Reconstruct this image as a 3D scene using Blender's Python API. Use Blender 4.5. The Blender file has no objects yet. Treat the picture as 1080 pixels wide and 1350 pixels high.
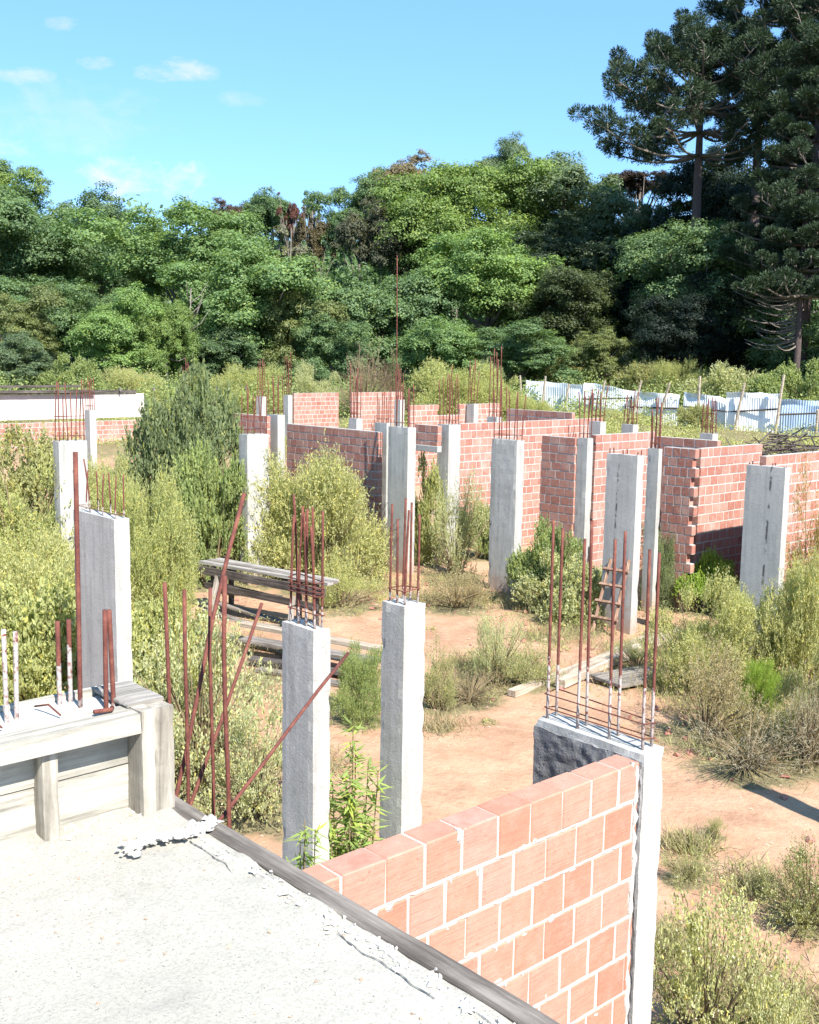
import bpy, math, random
import numpy as np
from mathutils import Vector, Matrix, noise as mnoise
R = math.radians
rng = np.random.default_rng(7)
random.seed(7)
sc = bpy.context.scene
COL = sc.collection

# ------------------------------------------------------------------ camera model
F, PITCH, ROLL, HC = 1450.0, math.atan(203 / 1450), .015, 5.3
MC = Matrix.Rotation(math.pi / 2 - PITCH, 3, 'X') @ Matrix.Rotation(ROLL, 3, 'Z')
CAM = Vector((0, 0, HC))
def ray(x, y): return MC @ Vector(((x - 540) / F, -(y - 675) / F, -1))
def at(x, y, z):
    d = ray(x, y); return CAM + d * ((z - HC) / d.z)
def atY(x, y, Y):
    d = ray(x, y); return CAM + d * (Y / d.y)
def proj(p):
    c = MC.transposed() @ (Vector(p) - CAM); return 540 + F * c.x / -c.z, 675 - F * c.y / -c.z
def sstep(a, b, t):
    t = min(1, max(0, (t - a) / (b - a))); return t * t * (3 - 2 * t)
def gz(x, y):
    z = sstep(27, 60, y) * 1.7 + max(0, y - 62) * .05 + max(0, y - 135) * .1
    if y < 60:
        z += .07 * mnoise.noise(Vector((x * .35, y * .35, 1))) + .03 * mnoise.noise(Vector((x * 1.1, y * 1.1, 3)))
    return z
def gpx(x, y):
    p = at(x, y, 0)
    for _ in range(6): p = at(x, y, gz(p.x, p.y))
    return p
GA = R(42)
U = Vector((math.cos(GA), math.sin(GA), 0)); V = Vector((-math.sin(GA), math.cos(GA), 0))
def solve(p0, d, xt, lo=0., hi=60.):
    s = 1 if proj(p0 + d * .5)[0] > proj(p0)[0] else -1
    for _ in range(40):
        m = (lo + hi) / 2
        if (proj(p0 + d * m)[0] - xt) * s < 0: lo = m
        else: hi = m
    return lo

# ------------------------------------------------------------------ object helpers
def tag(o, label=None, cat=None, group=None, kind=None):
    if label and not kind: kind = 'thing'
    if label: o['label'] = label
    if cat: o['category'] = cat
    if group: o['group'] = group
    if kind: o['kind'] = kind
    return o
def empty(name, loc=(0, 0, 0), rz=0., label=None, cat=None, group=None):
    o = bpy.data.objects.new(name, None); COL.objects.link(o)
    o.empty_display_size = .2
    o.location = loc; o.rotation_euler = (0, 0, rz)
    return tag(o, label, cat, group)
def link(name, me, parent=None, loc=(0, 0, 0), color=None):
    o = bpy.data.objects.new(name, me); COL.objects.link(o); o.location = loc
    if parent is not None: o.parent = parent
    if color: o.color = (*color, 1)
    return o

class MB:
    def __init__(s): s.v = []; s.f = []; s.m = []
    def add(s, vs, fs, mat=0):
        b = len(s.v); s.v += [tuple(v) for v in vs]
        for f in fs: s.f.append(tuple(b + i for i in f)); s.m.append(mat)
    def box(s, lo, hi, mat=0, jit=0.):
        x0, y0, z0 = lo; x1, y1, z1 = hi
        vs = [(x0, y0, z0), (x1, y0, z0), (x1, y1, z0), (x0, y1, z0), (x0, y0, z1), (x1, y0, z1), (x1, y1, z1), (x0, y1, z1)]
        if jit: vs = [tuple(c + random.uniform(-jit, jit) for c in v) for v in vs]
        s.add(vs, [(0, 3, 2, 1), (4, 5, 6, 7), (0, 1, 5, 4), (1, 2, 6, 5), (2, 3, 7, 6), (3, 0, 4, 7)], mat)
    def bbox(s, lo, hi, b, mat=0, jit=0.):
        """box with chamfered edges"""
        x0, y0, z0 = lo; x1, y1, z1 = hi
        vs = []; idx = {}
        for ix, x in ((0, x0), (1, x1)):
            for iy, y in ((0, y0), (1, y1)):
                for iz, z in ((0, z0), (1, z1)):
                    sx, sy, sz = (1 if ix == 0 else -1), (1 if iy == 0 else -1), (1 if iz == 0 else -1)
                    j = [random.uniform(-jit, jit) for _ in range(3)] if jit else (0, 0, 0)
                    for k in range(3):
                        p = [x + sx * b, y + sy * b, z + sz * b]
                        p[k] = (x, y, z)[k]
                        idx[ix, iy, iz, k] = len(vs); vs.append(tuple(p[q] + j[q] for q in range(3)))
        F_ = []
        q = idx
        for a in (0, 1):
            F_.append([q[a, 0, 0, 0], q[a, 1, 0, 0], q[a, 1, 1, 0], q[a, 0, 1, 0]][::(1 if a else -1)])
            F_.append([q[0, a, 0, 1], q[1, a, 0, 1], q[1, a, 1, 1], q[0, a, 1, 1]][::(-1 if a else 1)])
            F_.append([q[0, 0, a, 2], q[1, 0, a, 2], q[1, 1, a, 2], q[0, 1, a, 2]][::(1 if a else -1)])
        for a in (0, 1):
            for c in (0, 1):
                F_.append([q[0, a, c, 1], q[1, a, c, 1], q[1, a, c, 2], q[0, a, c, 2]])
                F_.append([q[a, 0, c, 0], q[a, 1, c, 0], q[a, 1, c, 2], q[a, 0, c, 2]])
                F_.append([q[a, c, 0, 0], q[a, c, 1, 0], q[a, c, 1, 1], q[a, c, 0, 1]])
        for a in (0, 1):
            for c in (0, 1):
                for e in (0, 1): F_.append([q[a, c, e, 0], q[a, c, e, 1], q[a, c, e, 2]])
        s.add(vs, F_, mat)
    def tube(s, pts, rad, n=6, mat=0, caps=True):
        pts = [Vector(p) for p in pts]
        if not hasattr(rad, '__len__'): rad = [rad] * len(pts)
        b = len(s.v); K = len(pts)
        for i, p in enumerate(pts):
            t = (pts[min(i + 1, K - 1)] - pts[max(i - 1, 0)]).normalized()
            a = t.orthogonal() if abs(t.z) < .9 else Vector((1, 0, 0)) - t * t.x
            if abs(t.z) < .9: a = Vector((0, 0, 1)) - t * t.z
            a.normalize(); c = t.cross(a)
            for k in range(n):
                w = 2 * math.pi * k / n
                s.v.append(tuple(p + (a * math.cos(w) + c * math.sin(w)) * rad[i]))
        for i in range(K - 1):
            for k in range(n):
                s.f.append((b + i * n + k, b + i * n + (k + 1) % n, b + (i + 1) * n + (k + 1) % n, b + (i + 1) * n + k)); s.m.append(mat)
        if caps and n > 2:
            s.f.append(tuple(b + k for k in range(n))[::-1]); s.m.append(mat)
            s.f.append(tuple(b + (K - 1) * n + k for k in range(n))); s.m.append(mat)
    def mesh(s, name, mats, smooth=False):
        me = bpy.data.meshes.new(name); me.from_pydata(s.v, [], s.f)
        for m in (mats if isinstance(mats, (list, tuple)) else [mats]): me.materials.append(m)
        if any(s.m): me.polygons.foreach_set('material_index', s.m)
        if smooth: me.polygons.foreach_set('use_smooth', [True] * len(s.f))
        me.validate(); me.update(); return me
    def build(s, name, mats, parent=None, smooth=False, loc=(0, 0, 0), color=None):
        return link(name, s.mesh(name, mats, smooth), parent, loc, color)

def rough_box(lo, hi, cell, amp, chip, seed, skip_bottom=True):
    """box whose faces are gridded, gently uneven and chipped at the edges"""
    mb = MB(); lo = np.array(lo, float); hi = np.array(hi, float); n = np.maximum(1, np.round((hi - lo) / np.array(cell))).astype(int)
    off = seed * 13.7
    vid = {}
    def vert(i, j, k):
        key = (i, j, k)
        if key in vid: return vid[key]
        t = np.array([i, j, k]) / n; p = lo + (hi - lo) * t
        edge = sum((a == 0 or a == m) for a, m in zip(key, n))
        c = (lo + hi) / 2
        q = Vector(p) * 6 + Vector((off, off * .3, 0))
        d = mnoise.noise_vector(q) * amp * .5 + mnoise.noise_vector(Vector(p) * 22 + Vector((off, 0, 0))) * amp * .5
        if edge >= 2:
            w = (max(0, mnoise.noise(Vector(p) * 11 + Vector((0, off, 0)))) ** 1.5 + .12) * chip * .8
            for ax in range(3):
                if key[ax] == 0: p[ax] += w
                elif key[ax] == n[ax] and ax != 2: p[ax] -= w
                elif key[ax] == n[ax]: p[ax] -= w * .7
        vid[key] = len(mb.v); mb.v.append((p[0] + d.x, p[1] + d.y, p[2] + d.z)); return vid[key]
    for ax in range(3):
        a, b = [(1, 2), (2, 0), (0, 1)][ax]
        for side in (0, n[ax]):
            if ax == 2 and side == 0 and skip_bottom: continue
            for i in range(n[a]):
                for j in range(n[b]):
                    ks = []
                    for di, dj in ((0, 0), (1, 0), (1, 1), (0, 1)):
                        k = [0, 0, 0]; k[ax] = side; k[a] = i + di; k[b] = j + dj; ks.append(vert(*k))
                    mb.f.append(tuple(ks if side else ks[::-1])); mb.m.append(0)
    return mb

# ------------------------------------------------------------------ materials
def newmat(name):
    m = bpy.data.materials.new(name); m.use_nodes = True; nt = m.node_tree; nt.nodes.clear()
    out = nt.nodes.new('ShaderNodeOutputMaterial')
    return m, nt, out
class NT:
    def __init__(s, nt): s.nt = nt
    def n(s, t, **kw):
        nd = s.nt.nodes.new(t)
        for k, v in kw.items():
            if k.startswith('i_'): nd.inputs[k[2:].replace('_', ' ')].default_value = v
            else: setattr(nd, k, v)
        return nd
    def l(s, a, b): s.nt.links.new(a, b)
    def noise(s, vec, scale, detail=6, rough=.6, dist=0.):
        nd = s.n('ShaderNodeTexNoise'); nd.inputs['Scale'].default_value = scale; nd.inputs['Detail'].default_value = detail
        nd.inputs['Roughness'].default_value = rough; nd.inputs['Distortion'].default_value = dist
        if vec is not None: s.l(vec, nd.inputs['Vector'])
        return nd.outputs['Fac']
    def ramp(s, fac, stops, interp='LINEAR'):
        nd = s.n('ShaderNodeValToRGB'); cr = nd.color_ramp; cr.interpolation = interp
        while len(cr.elements) < len(stops): cr.elements.new(.5)
        for e, (p, c) in zip(cr.elements, stops):
            e.position = p; e.color = (c, c, c, 1) if not hasattr(c, '__len__') else (*c, 1)
        s.l(fac, nd.inputs['Fac']); return nd.outputs['Color']
    def mix(s, fac, a, b, mode='MIX'):
        nd = s.n('ShaderNodeMix', data_type='RGBA', blend_type=mode)
        for sock, val in ((nd.inputs[0], fac), (nd.inputs[6], a), (nd.inputs[7], b)):
            if hasattr(val, 'links') or isinstance(val, bpy.types.NodeSocket): s.l(val, sock)
            elif hasattr(val, '__len__'): sock.default_value = (*val, 1)
            else: sock.default_value = val if sock == nd.inputs[0] else (val, val, val, 1)
        return nd.outputs[2]
    def math(s, op, a, b=None, clamp=False):
        nd = s.n('ShaderNodeMath', operation=op, use_clamp=clamp)
        for i, val in enumerate((a, b)):
            if val is None: continue
            if isinstance(val, bpy.types.NodeSocket): s.l(val, nd.inputs[i])
            else: nd.inputs[i].default_value = val
        return nd.outputs[0]
    def coords(s, scale=(1, 1, 1), kind='Object', offset=True):
        tc = s.n('ShaderNodeTexCoord'); v = tc.outputs[kind]
        if offset:
            oi = s.n('ShaderNodeObjectInfo'); vm = s.n('ShaderNodeVectorMath', operation='MULTIPLY_ADD')
            cx = s.n('ShaderNodeCombineXYZ')
            for i in range(3): s.l(oi.outputs['Random'], cx.inputs[i])
            s.l(cx.outputs[0], vm.inputs[0]); vm.inputs[1].default_value = (37, 23, 11); s.l(v, vm.inputs[2]); v = vm.outputs[0]
        mp = s.n('ShaderNodeMapping'); mp.inputs['Scale'].default_value = scale; s.l(v, mp.inputs['Vector'])
        return mp.outputs[0]
    def bump(s, h, strength, dist, prev=None):
        b = s.n('ShaderNodeBump'); b.inputs['Strength'].default_value = strength; b.inputs['Distance'].default_value = dist
        s.l(h, b.inputs['Height'])
        if prev is not None: s.l(prev, b.inputs['Normal'])
        return b.outputs[0]
    def pbsdf(s, out, col, rough=.9, normal=None, spec=.2, metal=0.):
        p = s.n('ShaderNodeBsdfPrincipled'); p.inputs['Specular IOR Level'].default_value = spec
        p.inputs['Metallic'].default_value = metal
        for sock, val in ((p.inputs['Base Color'], col), (p.inputs['Roughness'], rough)):
            if isinstance(val, bpy.types.NodeSocket): s.l(val, sock)
            elif hasattr(val, '__len__'): sock.default_value = (*val, 1)
            else: sock.default_value = val
        if normal is not None: s.l(normal, p.inputs['Normal'])
        s.l(p.outputs[0], out.inputs['Surface']); return p

def mat_concrete(name, c_lo, c_hi, stain=(.2, .2, .2), streak=.5, pit=.5, bump=.6, fine=60., board=0.):
    m, nt, out = newmat(name); h = NT(nt); v = h.coords()
    big = h.noise(v, 1.6, 5, .6); mid = h.noise(v, 9, 8, .7); fn = h.noise(v, fine, 4, .7)
    col = h.mix(h.ramp(big, [(.3, 0), (.7, 1)]), c_lo, c_hi)
    vs = h.coords((7, 7, .55)); st = h.ramp(h.noise(vs, 1.3, 5, .65), [(.48, 0), (.72, 1)])
    col = h.mix(h.math('MULTIPLY', st, streak), col, stain)
    sp = h.ramp(mid, [(.56, 0), (.72, 1)])
    col = h.mix(h.math('MULTIPLY', sp, pit), col, tuple(c * .55 for c in c_lo))
    col = h.mix(h.math('MULTIPLY', h.ramp(fn, [(.35, 1), (.6, 0)]), .35), col, tuple(c * .6 for c in c_lo))
    if board:
        w = h.n('ShaderNodeTexWave', wave_type='BANDS', bands_direction='DIAGONAL'); w.inputs['Scale'].default_value = 1.1
        w.inputs['Distortion'].default_value = 1.5
        vb = h.coords((1, 1, .02)); h.l(vb, w.inputs['Vector'])
        ln = h.ramp(w.outputs['Fac'], [(.0, 1), (.03, 0)])
        br = h.ramp(h.noise(h.coords((3, 3, 2)), 2.2, 4), [(.45, 0), (.52, 1)])
        col = h.mix(h.math('MULTIPLY', h.math('MULTIPLY', ln, br), board), col, (.05, .05, .05))
    tcz = h.n('ShaderNodeTexCoord'); sz = h.n('ShaderNodeSeparateXYZ'); h.l(tcz.outputs['Object'], sz.inputs[0])   # earth splashed up the foot
    zz = h.math('ADD', sz.outputs['Z'], h.math('MULTIPLY', h.math('SUBTRACT', mid, .5), 1.4))
    col = h.mix(h.math('MULTIPLY', h.ramp(zz, [(.0, 1), (.55, 0)]), .6), col, (.34, .2, .13))
    vo = h.n('ShaderNodeTexVoronoi'); vo.inputs['Scale'].default_value = 28; h.l(v, vo.inputs['Vector'])
    pits = h.ramp(vo.outputs['Distance'], [(.08, 0), (.22, 1)])
    nb = h.bump(mid, bump, .012); nb = h.bump(fn, bump, .006, nb); nb = h.bump(pits, bump * .5, .01, nb)
    h.pbsdf(out, col, .95, nb, .15); return m

M = {}
M['concrete'] = mat_concrete('column_concrete', (.35, .348, .318), (.425, .42, .39), (.2, .193, .172), .65, .45, .4)
M['concrete_board'] = mat_concrete('board_marked_concrete', (.345, .345, .318), (.415, .412, .385), (.21, .205, .19), .5, .4, .4, 60, .9)
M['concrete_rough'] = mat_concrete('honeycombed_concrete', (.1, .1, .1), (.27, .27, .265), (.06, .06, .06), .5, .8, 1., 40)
M['mortar'] = mat_concrete('pale_mortar', (.38, .365, .33), (.48, .465, .43), (.33, .3, .26), .45, .35, .6, 50)
M['plaster'] = mat_concrete('white_plaster', (.46, .4, .37), (.56, .5, .47), (.4, .33, .29), .4, .2, .2, 20)

def mat_slab():
    m, nt, out = newmat('slab_concrete'); h = NT(nt); v = h.coords(offset=False)
    big = h.noise(v, 1.2, 5, .6); mid = h.noise(v, 6, 9, .7); fn = h.noise(v, 75, 6, .75); gr = h.noise(v, 240, 3, .7)
    col = h.mix(h.ramp(big, [(.3, 0), (.7, 1)]), (.335, .32, .27), (.4, .385, .33))
    col = h.mix(h.math('MULTIPLY', h.ramp(mid, [(.52, 0), (.7, 1)]), .35), col, (.23, .22, .205))
    col = h.mix(h.math('MULTIPLY', h.ramp(fn, [(.48, 0), (.66, 1)]), .5), col, (.2, .187, .16))
    dk = h.noise(v, 2.6, 8, .75); col = h.mix(h.math('MULTIPLY', h.ramp(dk, [(.56, 0), (.68, 1)]), .4), col, (.24, .225, .19))
    col = h.mix(h.math('MULTIPLY', h.ramp(h.noise(v, 130, 2, .5), [(.66, 0), (.72, 1)]), .8), col, (.08, .075, .07))
    col = h.mix(h.math('MULTIPLY', h.ramp(gr, [(.55, 0), (.7, 1)]), .4), col, (.14, .13, .125))
    nb = h.bump(mid, .3, .015); nb = h.bump(fn, .6, .006, nb); nb = h.bump(gr, .6, .003, nb)
    h.pbsdf(out, col, .95, nb, .1); return m
M['slab'] = mat_slab()

def mat_brick(name, near=False, pal=None):
    m, nt, out = newmat(name); h = NT(nt); v = h.coords(offset=True)
    at_ = h.n('ShaderNodeAttribute', attribute_name='rnd'); r = at_.outputs['Fac']
    col = h.ramp(r, list(zip((0, .3, .6, .85, 1), pal)))
    nz = h.noise(v, 14, 7, .7); n2 = h.noise(v, 3, 4, .6)
    col = h.mix(h.math('MULTIPLY', h.ramp(nz, [(.46, 0), (.7, 1)]), .25 if near else .45), col, (.42, .32, .26))
    n3 = h.noise(v, 1.1, 6, .7); col = h.mix(h.math('MULTIPLY', h.ramp(n3, [(.54, 0), (.66, 1)]), .15 if near else .4), col, (.47, .4, .35))
    col = h.mix(h.math('MULTIPLY', h.ramp(n2, [(.52, 0), (.7, 1)]), .2 if near else .35), col, (.28, .1, .075))
    sc1 = h.noise(h.coords((3, 3, 90)), 1.5, 4, .7); col = h.mix(h.math('MULTIPLY', h.ramp(sc1, [(.5, 0), (.68, 1)]), .4 if near else 0.), col, (.25, .095, .06))
    sp1 = h.noise(v, 60, 3, .6); col = h.mix(h.math('MULTIPLY', h.ramp(sp1, [(.62, 0), (.7, 1)]), .5), col, (.2, .08, .055))
    w = h.n('ShaderNodeTexWave', wave_type='BANDS', bands_direction='Z'); w.inputs['Scale'].default_value = 22 if near else 14
    w.inputs['Distortion'].default_value = .6; h.l(h.coords(offset=False), w.inputs['Vector'])
    nb = h.bump(w.outputs['Fac'], .05, .003); nb = h.bump(sc1, .5, .003, nb); nb = h.bump(nz, .5, .01, nb)
    h.pbsdf(out, col, .9, nb, .2); return m
M['brick'] = mat_brick('hollow_clay_brick', False, [(.29, .118, .085), (.335, .145, .107), (.36, .168, .125), (.385, .195, .148), (.36, .205, .162)])
M['brick_near'] = mat_brick('hollow_clay_brick_close', True, [(.32, .15, .1), (.345, .172, .115), (.365, .186, .128), (.38, .205, .148), (.35, .21, .162)])

def mat_rebar():
    m, nt, out = newmat('rusty_steel'); h = NT(nt); v = h.coords(offset=True)
    n1 = h.noise(v, 18, 5, .7)
    col = h.ramp(n1, [(.3, (.075, .024, .02)), (.52, (.13, .042, .03)), (.72, (.2, .08, .05)), (.85, (.26, .13, .09))])
    tc = h.n('ShaderNodeTexCoord'); sp = h.n('ShaderNodeSeparateXYZ'); h.l(tc.outputs['Object'], sp.inputs[0])
    oi = h.n('ShaderNodeObjectInfo'); sc_ = h.n('ShaderNodeSeparateColor'); h.l(oi.outputs['Color'], sc_.inputs[0])
    # cement splashes on the lowest stretch of a bar; the object colour's red channel holds their height
    hgt = h.math('ADD', sp.outputs['Z'], h.math('MULTIPLY', h.math('SUBTRACT', h.noise(v, 9, 4), .5), .35))
    cem = h.math('LESS_THAN', hgt, sc_.outputs[0])
    patchy = h.math('MULTIPLY', cem, h.ramp(h.noise(v, 40, 3), [(.35, 0), (.5, 1)]))
    col = h.mix(h.math('MULTIPLY', patchy, .8), col, (.42, .39, .36))
    w = h.n('ShaderNodeTexWave', wave_type='BANDS', bands_direction='Z'); w.inputs['Scale'].default_value = 25; h.l(tc.outputs['Object'], w.inputs['Vector'])
    nb = h.bump(w.outputs['Fac'], .12, .002); nb = h.bump(n1, .6, .004, nb)
    h.pbsdf(out, col, .85, nb, .3); return m
M['rebar'] = mat_rebar()

def mat_wood(name, lo, hi, axis=0):
    m, nt, out = newmat(name); h = NT(nt)
    s = [14, 14, 14]; s[axis] = .7
    v = h.coords(tuple(s)); g = h.noise(v, 1.6, 8, .7, .4)
    col = h.ramp(g, [(.28, tuple(c * .4 for c in lo)), (.45, lo), (.62, hi), (.8, tuple(min(1, c * 1.15) for c in hi))])
    v2 = h.coords(); b = h.noise(v2, 3, 5)
    col = h.mix(h.math('MULTIPLY', h.ramp(b, [(.45, 0), (.7, 1)]), .5), col, tuple(c * .5 for c in lo))
    nb = h.bump(g, .7, .012); nb = h.bump(h.noise(v2, 40, 4), .3, .004, nb)
    h.pbsdf(out, col, .9, nb, .15); return m
M['wood_grey'] = mat_wood('weathered_wood', (.15, .13, .11), (.29, .26, .225))
M['wood_dark'] = mat_wood('dark_weathered_wood', (.06, .05, .045), (.15, .13, .115))
M['wood_pale'] = mat_wood('bleached_wood', (.3, .24, .18), (.5, .43, .34))
M['wood_form'] = mat_wood('cement_stained_board', (.33, .31, .26), (.47, .45, .39))
M['wood_form_z'] = mat_wood('cement_stained_post', (.26, .235, .19), (.42, .385, .325), 2)
M['wood_cap'] = mat_wood('weathered_cap_board', (.24, .22, .19), (.4, .375, .34)); M['wood_z'] = mat_wood('weathered_post_wood', (.28, .25, .21), (.45, .41, .36), 2)
M['wood_red'] = mat_wood('reddish_ladder_wood', (.22, .13, .09), (.4, .27, .19), 2)

def mat_ground():
    m, nt, out = newmat('red_earth'); h = NT(nt)
    tc = h.n('ShaderNodeTexCoord'); v = tc.outputs['Object']
    a = h.noise(v, .25, 5, .6); b = h.noise(v, 1.7, 7, .65); c = h.noise(v, 14, 8, .7); d = h.noise(v, 70, 4, .7)
    col = h.mix(h.ramp(b, [(.35, 0), (.65, 1)]), (.37, .22, .137), (.43, .285, .185))
    col = h.mix(h.math('MULTIPLY', h.ramp(c, [(.5, 0), (.7, 1)]), .5), col, (.28, .15, .09))
    col = h.mix(h.math('MULTIPLY', h.ramp(d, [(.55, 0), (.75, 1)]), .4), col, (.45, .32, .23))
    e = h.noise(v, .75, 8, .7, .5); col = h.mix(h.math('MULTIPLY', h.ramp(e, [(.48, 0), (.62, 1)]), .55), col, (.26, .145, .09)); col = h.mix(h.math('MULTIPLY', h.ramp(e, [(.3, 1), (.42, 0)]), .5), col, (.46, .33, .23))
    at_ = h.n('ShaderNodeAttribute', attribute_name='cover')
    veg = h.math('MULTIPLY', at_.outputs['Fac'], 1.0)
    litter = h.ramp(c, [(.3, (.1, .085, .045)), (.55, (.2, .17, .09)), (.8, (.3, .25, .14))])
    edge = h.math('ADD', veg, h.math('MULTIPLY', h.math('SUBTRACT', b, .5), 1.2))
    col = h.mix(h.ramp(edge, [(.42, 0), (.68, 1)]), col, litter)
    col = h.mix(h.math('SUBTRACT', veg, 1., True), col, (.05, .085, .035))
    nb = h.bump(b, .5, .12); nb = h.bump(c, .6, .03, nb); nb = h.bump(d, .5, .008, nb)
    h.pbsdf(out, col, .97, nb, .05); return m
M['ground'] = mat_ground()

def mat_leaf(name, trans=.3, rough=.6, jitter=.45, warm=(1.35, 1.15, .7)):
    m, nt, out = newmat(name); h = NT(nt)
    oi = h.n('ShaderNodeObjectInfo'); a = h.n('ShaderNodeAttribute', attribute_name='rnd'); r = a.outputs['Fac']
    val = h.ramp(r, [(0, 1 - jitter), (.5, 1.), (1, 1.)])
    col = h.mix(1., oi.outputs['Color'], val, 'MULTIPLY')
    w = h.mix(1., oi.outputs['Color'], warm, 'MULTIPLY')
    col = h.mix(h.ramp(r, [(.6, 0), (1, .9)]), col, w)
    d = h.n('ShaderNodeBsdfPrincipled'); h.l(col, d.inputs['Base Color']); d.inputs['Roughness'].default_value = rough; d.inputs['Specular IOR Level'].default_value = .25
    t = h.n('ShaderNodeBsdfTranslucent'); h.l(h.mix(1., col, (1.3, 1.35, .6), 'MULTIPLY'), t.inputs['Color'])
    mx = h.n('ShaderNodeMixShader'); mx.inputs[0].default_value = trans
    h.l(d.outputs[0], mx.inputs[1]); h.l(t.outputs[0], mx.inputs[2]); h.l(mx.outputs[0], out.inputs['Surface']); return m
M['leaf'] = mat_leaf('tree_leaf', .42, .5); M['needle'] = mat_leaf('araucaria_needle', .12, .55, .5, (1.3, 1.2, .8)); M['bushleaf'] = mat_leaf('shrub_leaf', .4, .6, .4)

def mat_bark(name, lo, hi):
    m, nt, out = newmat(name); h = NT(nt); v = h.coords((6, 6, 1.2)); g = h.noise(v, 2.5, 7, .7)
    col = h.ramp(g, [(.3, lo), (.7, hi)]); h.pbsdf(out, col, .95, h.bump(g, .8, .05), .1); return m
M['bark'] = mat_bark('grey_bark', (.09, .075, .065), (.24, .21, .18)); M['bark_dark'] = mat_bark('dark_bark', (.05, .04, .038), (.13, .1, .09))
M['twig'] = mat_bark('bush_stem', (.12, .09, .05), (.28, .22, .13))

def mat_panel():
    m, nt, out = newmat('painted_sheet_metal'); h = NT(nt); oi = h.n('ShaderNodeObjectInfo'); v = h.coords((1, 1, .5))
    n1 = h.noise(v, 1.5, 6, .65); n2 = h.noise(h.coords((5, 5, .4)), 1.2, 5)
    col = h.mix(h.math('MULTIPLY', h.ramp(n1, [(.5, 0), (.62, 1)]), .35), oi.outputs['Color'], (.25, .33, .45))
    col = h.mix(h.math('MULTIPLY', h.ramp(n2, [(.55, 0), (.75, 1)]), .4), col, (.35, .36, .38))
    h.pbsdf(out, col, .5, None, .4); return m
M['panel'] = mat_panel()
def mat_plain(name, col, rough=.8):
    m, nt, out = newmat(name); h = NT(nt); v = h.coords(); n = h.noise(v, 12, 5)
    h.pbsdf(out, h.mix(n, tuple(c * .75 for c in col), tuple(c * 1.2 for c in col)), rough); return m
M['crack'] = mat_plain('crack_dirt', (.1, .095, .09)); M['stone'] = mat_plain('earthy_stone', (.36, .25, .18)); M['straw'] = mat_leaf('dry_straw', .3, .8, .4, (1.1, 1., .9))

# ------------------------------------------------------------------ fast leaf meshes
def quads_mesh(name, P, T, B, rnd, mat, ln, wd):
    """diamond leaves: P centre, T along, B across (unit arrays)"""
    n = len(P); ln = np.broadcast_to(ln, (n,))[:, None]; wd = np.broadcast_to(wd, (n,))[:, None]
    v = np.empty((n, 4, 3)); v[:, 0] = P - T * ln * .5; v[:, 1] = P + B * wd * .5 - T * ln * .05; v[:, 2] = P + T * ln * .5; v[:, 3] = P - B * wd * .5 - T * ln * .05
    me = bpy.data.meshes.new(name)
    me.vertices.add(n * 4); me.vertices.foreach_set('co', v.reshape(-1).astype(np.float32))
    me.loops.add(n * 4); me.loops.foreach_set('vertex_index', np.arange(n * 4, dtype=np.int32))
    me.polygons.add(n); me.polygons.foreach_set('loop_start', np.arange(n, dtype=np.int32) * 4)
    me.update(calc_edges=True)
    at_ = me.attributes.new('rnd', 'FLOAT', 'FACE'); at_.data.foreach_set('value', rnd.astype(np.float32))
    me.materials.append(mat); return me
def unit(a): return a / np.maximum(1e-9, np.linalg.norm(a, axis=-1, keepdims=True))
def rsph(n): return unit(rng.normal(size=(n, 3)))
def frame(N):
    a = unit(np.cross(N, rsph(len(N)))); return a, np.cross(N, a)

LOBES = {}
def crown_mesh(name, nl, leaves, size, lr=(.2, .34), squash=.8, flat=0., gap=0., low=-.75):
    """unit crown: lobes over an ellipsoid, each a shell of leaf-sized faces turned mostly outwards"""
    C = []; 
    while len(C) < nl:
        d = rsph(1)[0]
        if d[2] < low: continue
        rr = rng.uniform(.45, .86) if rng.random() < .75 else rng.uniform(.1, .5)
        c = d * rr * np.array([1, 1, squash]) * (1 + .18 * rng.normal())
        if flat: c[2] = c[2] * (1 - flat) + flat * .3
        C.append(c)
    C = np.array(C); rad = rng.uniform(*lr, nl) * rng.choice([.7, 1, 1.15], nl)
    nc = nl * 22; ki = rng.choice(nl, nc, p=rad ** 2 / (rad ** 2).sum())
    d1 = rsph(nc); d1[:, 2] = np.where(d1[:, 2] < -.35, -d1[:, 2], d1[:, 2])
    CC = C[ki] + d1 * (rad[ki] * rng.uniform(.55, 1.05, nc))[:, None]; cr = rad[ki] * rng.uniform(.16, .42, nc)
    k = rng.choice(nc, leaves, p=cr ** 2 / (cr ** 2).sum())
    d = rsph(leaves); d[:, 2] = np.where((d[:, 2] < -.2) & (rng.random(leaves) < .6), -d[:, 2], d[:, 2])
    P = CC[k] + d * (cr[k] * rng.uniform(.5, 1.15, leaves))[:, None] * np.array([1.1, 1.1, .8])
    P += rng.normal(size=P.shape) * .012
    N = unit(d * .8 + d1[k] * .6 + rsph(leaves) * .8 + np.array([0, 0, .45])); T, B = frame(N)
    nl = nc
    rnd = np.clip(.5 + .22 * rng.normal(size=leaves) + (rng.normal(size=nl) * .12)[k], 0, 1)
    s = size * rng.uniform(.6, 1.4, leaves)
    LOBES[name] = LOBES.get(name, []) + [C]
    return quads_mesh(name, P, T, B, rnd, M['leaf'], s * 1.25, s * .8)

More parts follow.
